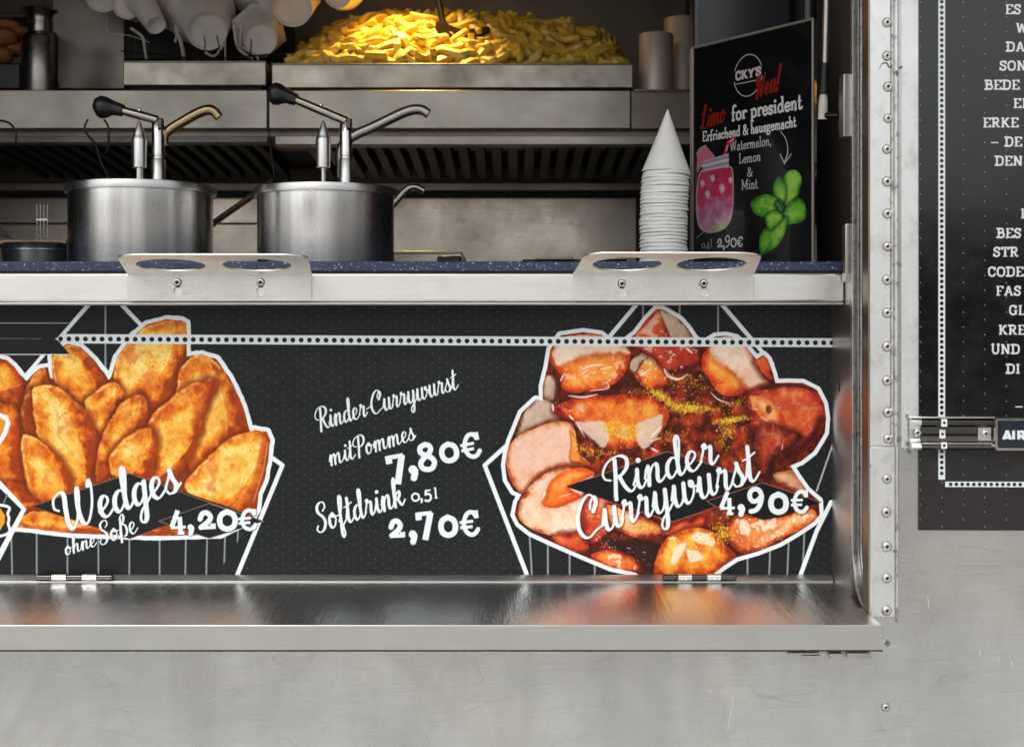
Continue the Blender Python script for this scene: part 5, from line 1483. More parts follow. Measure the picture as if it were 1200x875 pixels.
# ------------------------------------------------------------------ pump pots
def pump_pot(cx, rpx, ytop, label, tilt=0):
    dc = 1.68
    x = PX(cx, dc); k = dc / F
    R_ = rpx * k
    o = thing('pump_pot', label, 'pump pot', (x, dc, ZC), 'round steel sauce pump pots on the counter')
    zr = PZ(ytop + 7, dc)
    c0 = (x, dc, 0)
    body = MB().lathe(c0, [(.001, ZC + .0008), (R_ * .985, ZC + .0008), (R_, ZC + .004), (R_, zr - .0095)], 96).build('pot_body', M['pot'], o, smooth=True)
    lid = MB().lathe(c0, [(R_ * 1.0, zr - .0098), (R_ * 1.045, zr - .0094), (R_ * 1.05, zr - .002), (R_ * 1.042, zr), (R_ * .99, zr + .0005), (R_ * .9, zr - .0015), (.018, zr + .001), (.001, zr + .001)], 96).build('lid', M['lid'], o, smooth=True)
    return o, x, dc, zr
def pump(o, x, dc, zr, mirror_px, tubex, rodx, kx, ky, jy, sp, brown):
    k = dc / F
    X_ = lambda px: PX(px, dc)
    Z_ = lambda py: PZ(py, dc)
    # tall tube
    ty = dc
    MB().lathe((X_(tubex), ty, 0), [(.0079, zr - .001), (.0079, Z_(184)), (.0072, Z_(183.6)), (.0072, Z_(183)), (.0079, Z_(182.6)), (.0077, Z_(140.5)), (.0070, Z_(139.6)), (.001, Z_(139.4))], 32).build('pump_tube', M['chrome'], o, smooth=True)
    MB().lathe((X_(tubex), ty, 0), [(.0086, zr - .0008), (.0086, Z_(187.5)), (.0079, Z_(186.6))], 32).build('tube_sleeve', M['lid'], o, smooth=True)
    # piston rod with a pointed cap
    ry = dc - .012
    MB().lathe((X_(rodx), ry, 0), [(.0045 if brown else .0028, zr - .001), (.0045 if brown else .0028, Z_(199)), (.0088, Z_(198)), (.0092, Z_(166)), (.0086, Z_(163.4)), (.0078, Z_(162)), (.0075, Z_(160)), (.0016, Z_(144.5)), (.0010, Z_(143.4)), (.0003, Z_(143.1))], 32).build('piston', M['lid'], o, smooth=True)
    # lever and knob
    a = Vector((X_(tubex + 1), ty - .0085, Z_(jy + 4))); b = Vector((X_(kx + 30), ty - .0085, Z_(ky + 5)))
    lv = MB().frame_tube([a, a.lerp(b, .45), b], [.0052, .0056, .0050], 16).build('lever', M['tube'], o, smooth=True)
    MB().lathe(a.lerp(b, .47) + Vector((0, 0, .0055)), [(.0024, -.002), (.0024, .002), (.0015, .003), (.0003, .0032)], 12).build('lever_screw', M['chrome'], lv, smooth=True)
    d = (b - a).normalized()
    kn = [b - d * .005, b + d * .001, b + d * .005, b + d * .010 + Vector((0, 0, -.0005)), b + d * .016 + Vector((0, 0, -.0015)), b + d * .023 + Vector((0, 0, -.003)), b + d * .029 + Vector((0, 0, -.0045)), b + d * .0325 + Vector((0, 0, -.006))]
    MB().frame_tube(kn, [.0072, .0082, .0084, .0100, .0130, .0140, .0108, .0045], 20).build('knob', M['black'], o, smooth=True)
    ring = [(b + d * .016) + Vector((math.cos(t_) * .0112, 0, math.sin(t_) * .0108)) for t_ in np.linspace(0, 2 * math.pi, 28)]
    # pivot ear on the tube top
    MB().box((X_(tubex + 1.5), ty - .0105, Z_(152)), (X_(tubex + 6.5), ty - .0065, Z_(140.5))).build('pivot_ear', M['darkchrome'], o, bevel=.001)
    # spout
    q = [Vector((X_(u), ty + .004, Z_(v))) for u, v in sp]
    q = [Vector(r_) for r_ in spline([tuple(v_) for v_ in q], 5)]
    rad = np.interp(np.linspace(0, 1, len(q)), [0, .15, .8, 1], [.0050, .0062, .0066, .0058])
    MB().frame_tube(q, list(rad), 18, cap=True).build('spout', M['tubebrown'] if brown else M['tubegrey'], o, smooth=True)
M['tubebrown'] = steel('brown_tinted_tube', (.46, .35, .22), .22, (1, 1, 1), 120, .12, .5, (.25, .15, .06), .02)
M['tubegrey'] = steel('grey_steel_tube', (.44, .42, .39), .27, (1, 1, 1), 120, .1, .4, (.25, .20, .14), .02)
o1 = pump_pot(165.5, 82.5, 212, 'left round steel pump pot with a brown tinted spout and black knob')
pump(*o1, 0, 185.5, 166.5, 112, 125, 138, [(192, 170), (191, 160), (196, 153), (215, 141), (236, 130), (248, 129), (256, 137)], True)
o2 = pump_pot(382, 79.5, 215, 'right round steel pump pot with a grey spout, in the middle of the counter')
pump(*o2, 0, 405.5, 380.5, 314, 112, 139, [(399, 208), (399, 175), (412, 160), (440, 147), (475, 130.5), (492, 128), (502, 133)], False)

def rod(name, pts, d, r, mat, label, cat):
    q = [Vector(v) for v in spline([tuple(P(u, v, dd_)) for (u, v), dd_ in zip(pts, d)], 6)]
    return MB().frame_tube(q, r, 14).build(name, mat, None, q[0], smooth=True, label=label, cat=cat)
rod('ladle_handle', [(172, 318), (238, 272), (254, 259), (300, 227), (322, 212)], [1.93, 1.92, 1.9, 1.86, 1.84], .0045, M['tubegrey'], 'slanting steel ladle handle between the two pump pots', 'ladle')
rod('serving_ladle', [(395, 320), (440, 262), (462, 238), (477, 222), (487, 219.5), (497, 224)], [1.86] * 6, .0050, M['tube'], 'hooked steel ladle handle beside the right pump pot', 'ladle')

# ------------------------------------------------------------------ paper cone cups
cd = 1.52
r0 = 28.2 / F * cd
zt0 = PZ(201, cd)
ncup = 27
pitch = (zt0 - ZC - .002) / (ncup - 1)
apex = PZ(127, cd) - zt0
cone_mb = MB()
cone_mb.lathe((0, 0, 0), [(r0 * .985, 0), (r0 * 1.0, .0004), (r0 * 1.0, .0016), (r0 * .975, .0024), (r0 * .5, apex * .5), (r0 * .06, apex * .955), (r0 * .02, apex * .985), (.0002, apex)], 40)
cone_top = cone_mb.mesh('paper_cone_cup')
def cup_mesh(i):
    mb = MB(); rg_ = random.Random(i)
    n = 40; ph = rg_.uniform(0, 6.28); am = rg_.uniform(.2, .7) * .0012
    prof = [(r0 * .95, -.0002), (r0 * 1.0, .0001), (r0 * 1.004, .0013), (r0 * .965, .0030), (r0 * .80, apex * .15)]
    vs_, fs = [], []
    for r, h in prof:
        for k in range(n):
            a = 2 * math.pi * k / n
            w_ = am * math.sin(2 * a + ph) + am * .6 * math.sin(5 * a + ph * 2)
            vs_.append(((r + w_ * .4) * math.cos(a), (r + w_ * .4) * math.sin(a), h + w_ * .5))
    for q in range(len(prof) - 1):
        for k in range(n):
            a, b = q * n + k, q * n + (k + 1) % n
            fs.append((a, b, b + n, a + n))
    return mb.add(vs_, fs).mesh('paper_cone_cup')
variants = [cup_mesh(i) for i in range(6)]
for i in range(ncup):
    me = cone_top if i == ncup - 1 else variants[i % 6]
    o = link('paper_cone_cup', me, M['paper'], None, Vector((PX(777.3, cd) + rnd.uniform(-.0006, .0006) + (PX(781.5, cd) - PX(777.3, cd)) * (i / ncup) ** 3 * .9, cd + rnd.uniform(-.0006, .0006), ZC + .0012 + i * pitch)), smooth=True)
    o.rotation_euler = (rnd.uniform(-.012, .012), rnd.uniform(-.012, .012), rnd.uniform(0, 6.28))
    if i == ncup - 1:
        o.rotation_euler = (0, .03, .4)
        tag(o, 'topmost white paper cone cup of the stack, its pointed tip showing whole', 'cup', 'paper cone cups stacked upside down')
    elif i == 0:
        tag(o, 'lowest white paper cone cup of the stack, standing on the blue counter', 'cup', 'paper cone cups stacked upside down')
    else:
        words = ('first second third fourth fifth sixth seventh eighth ninth tenth eleventh twelfth thirteenth').split()
        if i <= 13: lb = 'white paper cone cup, ' + words[i - 1] + ' above the lowest one of the stack'
        else: lb = 'white paper cone cup, ' + words[ncup - 2 - i] + ' below the pointed top one of the stack'
        tag(o, lb, 'cup', 'paper cone cups stacked upside down')

# ------------------------------------------------------------------ poster in its stand
cvp = paint_poster()
mp_ = print_mat('poster_print', print_image('poster_print', cvp), .22, .4, .72, 0, coat=.3)
L_ = Vector((PX(812, 1.6), 1.6, 0)); R__ = Vector((PX(953, 1.45), 1.45, 0))
PS = thing('poster_stand', 'clear stand holding a black drink poster with a pink jar and green mint leaves', 'table poster', ((L_.x + R__.x) / 2, 1.525, ZC))
zb_, ztl, ztr = ZC + .001, PZ(57, 1.6), PZ(22, 1.45)
ztop = (ztl + ztr) / 2
dirv = (R__ - L_).normalized(); nrm = Vector((dirv.y, -dirv.x, 0))
if nrm.y > 0: nrm = -nrm
cs = [L_ + Vector((0, 0, zb_)), R__ + Vector((0, 0, zb_)), R__ + Vector((0, 0, ztop)), L_ + Vector((0, 0, ztop))]
uv_sheet('poster_sheet', cs, -nrm * .0012, mp_, M['board_edge'], PS)
def edge(a, b, r, nm='acrylic_edge'):
    return MB().frame_tube([a, b], r, 8).build(nm, M['acrylic_edge'], PS, smooth=True)
for a, b in ((cs[0], cs[3]), (cs[3], cs[2]), (cs[1], cs[2])):
    edge(a + nrm * .0005, b + nrm * .0005, .0016)
e2 = Vector((-.0022, .0035, 0))
edge(cs[0] + e2, cs[3] + e2, .0008)
def glassy():
    m, t, b = new_mat('clear_acrylic')
    b.inputs['Base Color'].default_value = (.9, .9, .9, 1)
    b.inputs['Transmission Weight'].default_value = 1; b.inputs['Roughness'].default_value = .03; b.inputs['IOR'].default_value = 1.46
    b.inputs['Alpha'].default_value = .35
    return m
M['acrylic'] = glassy()
w2 = -nrm * .004
MB().add([cs[0] + w2, cs[1] + w2, cs[2] + w2, cs[3] + w2,
          cs[0] + w2 * 1.4, cs[1] + w2 * 1.4, cs[2] + w2 * 1.4, cs[3] + w2 * 1.4],
         [(0,1,2,3), (7,6,5,4), (1,0,4,5), (2,1,5,6), (3,2,6,7), (0,3,7,4)]).build('back_sheet', M['acrylic'], PS)
MB().box((PS.location.x - .06, 1.50, ZC + .0002), (PS.location.x + .05, 1.60, ZC + .0016)).build('foot', M['acrylic'], PS)

# ------------------------------------------------------------------ gas strut on the hatch
GS = thing('gas_strut', 'grey gas strut hanging beside the jamb, its white end on a ball joint', 'gas strut', P(964, 140, 1.42))
a, b, c_, e = P(974, -220, 1.39), P(967, 74, 1.415), P(965, 111, 1.418), P(964, 140, 1.42)
MB().frame_tube([a, b], .0036, 16).build('cylinder', M['jamb'], GS, smooth=True)
MB().frame_tube([b, c_], .0042, 16).build('rod_collar', M['black'], GS, smooth=True)
MB().frame_tube([c_, c_.lerp(e, .3), e], [.0036, .0048, .0050], 16).build('end_socket', M['white_plastic'], GS, smooth=True)
MB().frame_tube([e + Vector((0, 0, .004)), P(983, 135, 1.405)], .0032, 14).build('ball_stud', M['darkchrome'], GS, smooth=True)
bk = MB().box((PX(983.5, 1.395), 1.378, PZ(163, 1.395)), (PX(994, 1.395), 1.396, PZ(90, 1.395))).build('bracket', M['jamb'], GS, bevel=.0012)
MB().lathe(P(984.5, 127, 1.400), [(.030, 0), (.0315, .0015), (.030, .003)], 36, capb=True, capt=True, M=Matrix.Rotation(math.radians(90), 3, 'Y') @ Matrix.Scale(.25, 3, (0, 1, 0))).build('bracket_disc', M['jamb'], GS, smooth=True)

# ------------------------------------------------------------------ black cabinet behind the poster
CB = thing('black_board', 'tall black board in the dark corner behind the drink poster', 'board', (.28, 1.72, H - .3))
x0c = PX(812, 1.70)
MB().box((x0c, 1.70, H - .35), (JX + .008, 1.735, H + .85)).build('board_sheet', M['fridge'], CB, bevel=.006, seg=3)
MB().frame_tube([P(948, -30, 1.55), P(948, 30, 1.55)], .0085, 16).build('vertical_pipe', M['fridge'], CB, smooth=True)

# ------------------------------------------------------------------ fryer hood with slats
HD = 2.25
FH = thing('fryer_unit', 'wide dull steel fryer front behind the pots with slanted black filter slats beneath', 'kitchen equipment', (0, HD, PZ(150, HD)))
zt_, zb_ = PZ(105.5, HD), PZ(151, HD)
seam = PX(314, HD)
MB().box((-1.78, HD, zb_), (seam - .0012, HD + .5, zt_)).build('front_panel', M['hood'], FH, bevel=.0015)
MB().box((seam + .0012, HD, zb_), (PX(739, HD), HD + .5, zt_ - .0005)).build('front_panel', M['hood'], FH, bevel=.0015)
MB().box((PX(739.5, HD), HD + .004, zb_), (JX + .01, HD + .5, zt_ - .001)).build('front_panel', M['backwall'], FH, bevel=.0015)
MB().box((-1.78, HD + .02, PZ(158, HD)), (JX + .01, HD + .3, zb_ - .0005)).build('recessed_band', M['backwall'], FH)
MB().box((PX(321, HD), HD + .012, PZ(168.5, HD)), (JX + .01, HD + .05, PZ(158.2, HD))).build('light_strip', M['hood'], FH, bevel=.001)
MB().box((-1.78, HD + .014, PZ(166, HD)), (PX(312, HD), HD + .05, PZ(158.2, HD))).build('dark_strip', M['slat'], FH, bevel=.001)
# underside filter: slats run away from the viewer, sloping down to the back
y0_, y1_ = HD + .05, 2.62
za0, za1 = PZ(170, y0_) , PZ(210, y1_)
MB().add([(-1.78, y0_, za0 + .02), (JX, y0_, za0 + .02), (JX, y1_, za1 + .02), (-1.78, y1_, za1 + .02), (-1.78, y0_, za0 + .024), (JX, y0_, za0 + .024), (JX, y1_, za1 + .024), (-1.78, y1_, za1 + .024)],
         [(0,1,2,3),(7,6,5,4),(0,4,5,1),(1,5,6,2),(2,6,7,3),(3,7,4,0)]).build('filter_back', M['blackmat'], FH)
k = 0
x_ = PX(-20, y0_)
while x_ < JX - .03:
    if not (seam - .02 < x_ < seam + .03):
        mb = MB()
        w_ = .0098
        q = []
        for yy, zz, s_ in ((y0_, za0, 1), (y0_ + .12, za0 + (za1 - za0) * .33, 1), (y1_ - .05, za0 + (za1 - za0) * .87, 1), (y1_ - .015, za1, .75), (y1_, za1 + .002, .3)):
            q.append((Vector((x_, yy, zz)), w_ * s_))
        vs_, fs = [], []
        for c0, ww in q:
            vs_ += [c0 + Vector((-ww, 0, .012)), c0 + Vector((-ww * .8, 0, 0)), c0 + Vector((ww * .8, 0, -.002)), c0 + Vector((ww, 0, .012))]
        for i in range(len(q) - 1):
            for j in range(3):
                a_ = i * 4 + j; fs.append((a_, a_ + 1, a_ + 5, a_ + 4))
        fs.append((16, 17, 18, 19)); fs.append((3, 2, 1, 0))
        mb.add(vs_, fs).build('filter_slat', M['slat'] if x_ > seam else M['blackmat'], FH)
    x_ += .0288
    k += 1
MB().box((-1.78, 2.625, PZ(223.5, 2.625)), (PX(770, 2.625), 2.66, PZ(214.5, 2.625))).build('rear_strip', M['hood'], FH, bevel=.001)
MB().box((-1.78, 2.64, PZ(231, 2.64)), (JX, 2.67, PZ(224, 2.64))).build('rear_gap', M['blackmat'], FH)
MB().box((-1.78, 2.66, H - .25), (PX(745, 2.66), 2.70, PZ(231.2, 2.66))).build('backsplash', M['splash'], FH)
MB().box((PX(745.5, 2.66), 2.655, H - .25), (JX, 2.70, PZ(231.2, 2.655))).build('side_panel', M['dark'], FH)
MB().box((-1.78, 2.652, PZ(262.6, 2.655)), (PX(330, 2.655), 2.6595, PZ(261.0, 2.655))).build('backsplash_seam', M['blackmat'], FH)
MB().box((-1.78, 1.98, H - .12), (JX, 2.655, H + .035)).build('cooking_top', M['splash'], FH)

# small steel things standing low behind the counter
def simple_box(name, px0, px1, py0, py1, d, dp, mat, label, cat, bev=.0015, **kw):
    a, b = P(px0, py1, d), P(px1, py0, d)
    mb = MB().box((a.x, d, a.z), (b.x, d + dp, b.z))
    return mb.build(name, mat, None, Vector(((a.x + b.x) / 2, d + dp / 2, a.z)), bevel=bev, label=label, cat=cat, **kw)
PN = thing('steel_pan', 'low rectangular steel pan rim behind the counter right of the pots', 'pan', P(500, 330, 2.1))
a, b = P(440, 335, 2.1), P(541, 295, 2.1)
MB().box((a.x, 2.1, H + .036), (b.x, 2.104, b.z)).build('pan_wall', M['splash'], PN, bevel=.001)
MB().box((a.x, 2.096, b.z - .003), (b.x, 2.108, b.z + .001)).build('pan_rim', M['hood'], PN, bevel=.001)
MB().box((a.x, 2.29, H + .036), (b.x, 2.294, b.z)).build('pan_wall', M['splash'], PN, bevel=.001)
MB().box((b.x - .004, 2.104, H + .036), (b.x, 2.29, b.z)).build('pan_wall', M['splash'], PN)
TK = thing('control_knobs', 'black knob block behind the counter next to the steel pan', 'knob', P(527, 320, 2.05))
MB().box((PX(513, 2.05), 2.03, H + .036), (PX(541, 2.05), 2.06, PZ(300.5, 2.05))).build('knob_block', M['black'], TK, bevel=.003)
GP = thing('griddle', 'low dark griddle with a pale rim behind the counter right of centre', 'griddle', P(660, 330, 2.05))
MB().box((PX(612, 2.05), 2.05, H + .036), (PX(735, 2.05), 2.35, PZ(303.6, 2.05))).build('griddle_body', M['blackmat'], GP, bevel=.002)
MB().box((PX(628, 2.05), 2.046, PZ(304.4, 2.05)), (PX(672, 2.05), 2.056, PZ(301.6, 2.05))).build('griddle_rim', M['hood'], GP, bevel=.001)

# left corner behind the pots
SB = thing('sauce_bowl', 'shallow steel bowl under the wooden board at the left behind the counter', 'bowl', P(52, 330, 1.90))
cx_ = PX(50, 1.9)
MB().lathe((cx_, 1.9, 0), [(.030, H + .0765 - .03), (.050, ZC - .002 + .004), (.0535, PZ(296, 1.9)), (.0545, PZ(294.6, 1.9)), (.0530, PZ(294.0, 1.9)), (.056, PZ(288, 1.9)), (.058, PZ(286.6, 1.9)), (.056, PZ(286.2, 1.9)), (.051, PZ(292, 1.9)), (.03, ZC + .004), (.001, ZC + .003)], 56).build('bowl_shell', M['pot'], SB, smooth=True)
MB().box((PX(-160, 1.88), 1.86, PZ(285.6, 1.86)), (PX(83, 1.88), 1.96, PZ(281.2, 1.86))).build('wooden_board', M['wood'], None, P(0, 285, 1.86), bevel=.001, label='thin pale wooden board laid across the bowl left of the left pot', cat='board')
FK = thing('serving_fork', 'thin four-tined steel fork standing upright on the wooden board', 'fork', P(49, 281, 1.93))
for px in (43.2, 47.2, 51.4, 55.4):
    MB().frame_tube([P(px, 281.0, 1.93), P(px, 240, 1.93)], .0008, 8).build('tine', M['chrome'], FK, smooth=True)
MB().box((PX(42.4, 1.93), 1.928, PZ(258.8, 1.93)), (PX(56.4, 1.93), 1.932, PZ(256.2, 1.93))).build('crossbar', M['chrome'], FK, bevel=.0005)
MB().add([P(-30, 238, 1.95), P(-30, 268, 1.95), P(17, 281.0, 1.95), P(12, 278, 1.95), P(-30, 238, 1.97), P(-30, 268, 1.97), P(17, 281.0, 1.97), P(12, 278, 1.97)],
         [(0,1,2,3),(7,6,5,4),(0,4,5,1),(1,5,6,2),(2,6,7,3),(3,7,4,0)]).build('black_spatula', M['black'], None, P(0, 280, 1.95), bevel=.002, label='black spatula blade slanting down onto the wooden board', cat='spatula')

def cable(pts, d, r, label):
    q = [Vector(v) for v in spline([tuple(P(u, v, d)) for u, v in pts], 6)]
    MB().frame_tube(q, r, 8).build('cable', M['black'], None, q[0], smooth=True, label=label, cat='cable')
cable([(103, 140), (99, 150), (104, 160), (112, 170), (118, 190), (126, 206), (132, 216)], 2.12, .0017, 'black cable loop hanging behind the left black knob')
cable([(122, 140), (127, 150), (127, 168), (124, 180)], 2.13, .0017, 'short black cable hanging right of the looped one')
cable([(-12, 142), (4, 142), (14, 147), (19, 157), (18, 168)], 2.12, .0018, 'black cable bowing down at the far left under the steel shelf')
cable([(315, 108), (315, 150), (319, 190), (322, 214)], 2.2, .0014, 'thin dark cable running down at the seam of the steel front')

# ------------------------------------------------------------------ what stands on the fryer shelf
ZS = zt_ + .0005
def tray(px0, px1, py0, py1, d, dp, label, name='food_tray'):
    a, b = P(px0, py1, d), P(px1, py0, d)
    o = thing(name, label, 'tray', ((a.x + b.x) / 2, d + dp / 2, ZS))
    MB().box((a.x, d, a.z), (b.x, d + .004, b.z)).build('front_wall', M['tray'], o, bevel=.0018)
    MB().box((a.x, d - .002, b.z - .0015), (b.x, d + .010, b.z + .0012)).build('rim', M['hood'], o, bevel=.001)
    MB().box((a.x, d + .0045, a.z), (a.x + .003, d + dp, b.z - .002)).build('side_wall', M['tray'], o)
    MB().box((b.x - .003, d + .0045, a.z), (b.x, d + dp, b.z - .002)).build('side_wall', M['tray'], o)
    MB().box((a.x + .004, d + .0045, a.z), (b.x - .004, d + dp, a.z + .003)).build('tray_floor', M['tray'], o)
    MB().box((a.x + .01, d + .012, ZS), (b.x - .01, d + dp - .02, a.z - .0005)).build('runner', M['blackmat'], o)
    return o, a, b
TD = 2.28
_, ta, tb = tray(318, 742, 75.5, 103.5, TD, .42, 'wide steel tray heaped with yellow fries')
tray(144, 312, 72.5, 100.5, TD, .32, 'smaller scuffed steel tray below the heap of paper cups')

# fries: a heap rising to the back
def heap(x, y):
    """height of the fries over the tray rim"""
    px = x / y * F + CX
    t_ = max(0, min(1, (y - TD - .012) / .26))
    top = np.interp(px, [325, 350, 380, 420, 470, 560, 600, 640, 690, 712, 728, 742], [.0, .060, .100, .130, .140, .134, .132, .126, .112, .088, .050, .002])
    return ta.z * 0 + tb.z - .004 + top * (1 - (1 - t_) ** 1.6)
def fry_mesh(i):
    rg_ = random.Random(40 + i)
    L = rg_.uniform(.032, .056); w_ = rg_.uniform(.0054, .0066); bnd = rg_.uniform(-.006, .006)
    vs_, fs = [], []
    for k in range(4):
        u = k / 3; x = (u - .5) * L; dz = bnd * (1 - (2 * u - 1) ** 2); s_ = w_ * (1 if 0 < k < 3 else .82)
        vs_ += [(x, -s_, dz - s_), (x, s_, dz - s_), (x, s_, dz + s_), (x, -s_, dz + s_)]
    for k in range(3):
        for j in range(4):
            a_, b_ = k * 4 + j, k * 4 + (j + 1) % 4
            fs.append((a_, b_, b_ + 4, a_ + 4))
    fs += [(3, 2, 1, 0), (12, 13, 14, 15)]
    return vs_, fs
protos = [fry_mesh(i) for i in range(8)]
fm = []
for i, (v_, f_) in enumerate(protos):
    me = MB().add(v_, f_).mesh('french_fry')
    for p in me.polygons: p.use_smooth = True
    fm.append(me)
rf = random.Random(11)
cand = []
for _ in range(2600):
    y = TD + .026 + (rf.random() ** 1.1) * .256
    x = rf.uniform(PX(334, y), PX(730, y))
    z = heap(x, y)
    cand.append((x, y, z))
sel = []
for q in cand:
    if all((q[0] - s_[0]) ** 2 + (q[1] - s_[1]) ** 2 + (q[2] - s_[2]) ** 2 > .0138 ** 2 for s_ in sel): sel.append(q)
rf.shuffle(sel)
bulk = MB()
def orient(q):
    e_ = .004
    gx = (heap(q[0] + e_, q[1]) - heap(q[0] - e_, q[1])) / (2 * e_); gy = (heap(q[0], q[1] + e_) - heap(q[0], q[1] - e_)) / (2 * e_)
    n_ = Vector((-gx, -gy, 1)).normalized()
    t_ = Vector((math.cos(rf.uniform(0, 6.28)), math.sin(rf.uniform(0, 6.28)) * .8, 0)); t_ = (t_ - n_ * t_.dot(n_)).normalized()
    t_ = (t_ + n_ * rf.uniform(-.5, .6)).normalized()
    s_ = n_.cross(t_).normalized(); n_ = t_.cross(s_)
    return Matrix((t_, s_, n_)).transposed()
for i, q in enumerate(sel):
    R_ = orient(q)
    z = q[2] + rf.uniform(-.005, .012)
    if i < 290:
        o = link('french_fry', fm[i % 8], None)
        if not o.data.materials: o.data.materials.append(M['fries'] if i % 3 else M['fries2'])
        o.location = (q[0], q[1], z); o.rotation_euler = R_.to_euler()
        up_ = q[0] / q[1] * F + CX
        if up_ > 620: tag(o, 'dull yellow fry on the shaded right part of the heap', 'fry', 'shaded fries at the right of the heap')
        elif up_ > 545: tag(o, 'yellow fry of the heap near the dark scoop and right of it', 'fry', 'fries around the dark scoop')
        elif up_ > 400: tag(o, 'bright orange yellow fry in the glow of the heat lamp', 'fry', 'lamp-lit fries in the heap')
        else: tag(o, 'darker yellow fry on the left slope of the heap near the paper cups', 'fry', 'fries on the left slope of the heap')
    if i >= 290:
        v_, f_ = protos[i % 8]
        bulk.add([R_ @ Vector(p_) + Vector((q[0], q[1], z)) for p_ in v_], f_)
bulk.build('french_fries', M['fries'], None, (0, TD, ZS), kind='stuff', label='remaining golden fries of the heap on the wide steel tray', cat='fries')
# the mass underneath
mb = MB(); nx_, ny_ = 46, 16
vs_, fs = [], []
for j in range(ny_ + 1):
    y = TD + .008 + .30 * j / ny_
    for i in range(nx_ + 1):
        x = PX(322 + 418 * i / nx_, y)
        vs_.append((x, y, heap(x, y) - .010 + rf.uniform(-.004, .004)))
for j in range(ny_):
    for i in range(nx_):
        a_ = j * (nx_ + 1) + i; fs.append((a_, a_ + 1, a_ + nx_ + 2, a_ + nx_ + 1))
mb.add(vs_, fs).build('buried_fries', M['fries'], None, (0, TD, ZS), smooth=True, kind='stuff', label='buried mass of fries filling the wide steel tray', cat='fries')

def hit(u, v, lift=.014):
    y = TD
    while y < TD + .32:
        p_ = P(u, v, y)
        if p_.z < heap(p_.x, y) + H * 0 : break
        y += .002
    return P(u, v, y - lift)
SCP = thing('fries_scoop', 'dark scoop half buried in the fries heap', 'scoop', P(545, 40, TD + .13))
sp_ = spline([(510, 27), (520, 26), (540, 34), (556, 33), (572, 31), (573, 36), (560, 43), (545, 50), (533, 54), (528, 46), (514, 38)], 4, True)
hc = hit(541, 40, .030).y
f1 = [P(u, v, hc - (v - 40) * .0006) for u, v in sp_]; f2 = [p_ + Vector((0, .012, -.004)) for p_ in f1]
n_ = len(f1)
MB().add(f1 + f2, [tuple(range(n_)), tuple(range(2 * n_ - 1, n_ - 1, -1))] + [(k, (k + 1) % n_, (k + 1) % n_ + n_, k + n_) for k in range(n_)]).build('scoop_blade', M['blackmat'], SCP, bevel=.001)
MB().frame_tube([P(520, 30, TD + .16), P(500, -60, TD + .22)], .006, 10).build('scoop_handle', M['black'], SCP, smooth=True)

# heat lamp over the fries (hangs just above the picture)
HL = thing('heat_lamp', 'heat lamp hanging over the fries tray', 'lamp', (PX(478, 2.42), 2.42, H + .86))
lx, ly, lz = HL.location
MB().lathe((lx, ly, 0), [(.016, lz + .06), (.03, lz + .05), (.075, lz - .02), (.078, lz - .024), (.073, lz - .02), (.028, lz + .046), (.001, lz + .05)], 32).build('lamp_shade', M['tube'], HL, smooth=True)
MB().frame_tube([(lx, ly, lz + .06), (lx, ly, H + .93)], .004, 8).build('cord', M['black'], HL)
em, t_, b_ = new_mat('glowing_bulb')
b_.inputs['Emission Color'].default_value = (1, .55, .18, 1); b_.inputs['Emission Strength'].default_value = 12
MB().lathe((lx, ly, 0), [(.001, lz - .012), (.018, lz - .004), (.026, lz + .014), (.018, lz + .034), (.008, lz + .045)], 20).build('bulb', em, HL, smooth=True)
sd = bpy.data.lights.new('heat_light', 'SPOT')
sd.energy = 25; sd.color = (1, .62, .18); sd.spot_size = math.radians(56); sd.spot_blend = 1.0; sd.shadow_soft_size = .02
so = bpy.data.objects.new('heat_light', sd); COL.objects.link(so)
so.location = (lx, ly, lz - .03)
so.rotation_euler = (Vector((lx, ly, lz)) - P(478, 58, 2.33)).to_track_quat('Z', 'Y').to_euler()

# steel shaker, canisters, cutlets
SHK = thing('steel_canister', 'narrow necked steel canister at the left end of the shelf', 'canister', P(47, 105, 2.33))
k_ = 2.33 / F
MB().lathe((PX(47, 2.33), 2.33, 0), [(.001, ZS), (21 * k_, ZS), (21.5 * k_, ZS + .003), (21.5 * k_, PZ(46, 2.33)), (19.5 * k_, PZ(42, 2.33)), (14 * k_, PZ(39, 2.33)), (13.4 * k_, PZ(24, 2.33)), (15.5 * k_, PZ(19, 2.33)), (21.5 * k_, PZ(14, 2.33)), (20 * k_, PZ(11.5, 2.33)), (12 * k_, PZ(10, 2.33)), (.001, PZ(10, 2.33))], 56).build('canister_body', M['tubegrey'], SHK, smooth=True)
for cxp, r_, y0p, dd_, lb in ((769, 20, 41, 2.33, 'shorter pale brown canister at the right end of the shelf'), (799, 21, 22.5, 2.40, 'taller pale brown canister behind the shorter one')):
    kk = dd_ / F
    o = thing('tall_canister', lb, 'canister', P(cxp, 105, dd_))
    MB().lathe((PX(cxp, dd_), dd_, 0), [(.001, ZS), (r_ * kk, ZS), (r_ * kk, PZ(y0p + 1, dd_)), (r_ * .96 * kk, PZ(y0p, dd_)), (r_ * .9 * kk, PZ(y0p, dd_)), (r_ * .9 * kk, PZ(y0p + 5, dd_)), (.001, PZ(y0p + 5, dd_))], 48).build('canister_wall', M['canister'] if 'canister' in M else M.setdefault('canister', steel('tan_canister', (.90, .78, .68), .5, (1, 1, .1), 120, .06, .2, (.2, .14, .1), .02, metal=.6)), o, smooth=True)
MB().box((PX(743, HD), HD - .003, ZS - .003), (PX(812, HD), HD + .03, ZS)).build('shelf_lip', M['chrome'], FH, bevel=.0008)
bx = simple_box('dark_container', -60, 24, 74, 105, 2.34, .2, M['black'], 'dark container under the browned cutlets at the far left', 'container', .003)
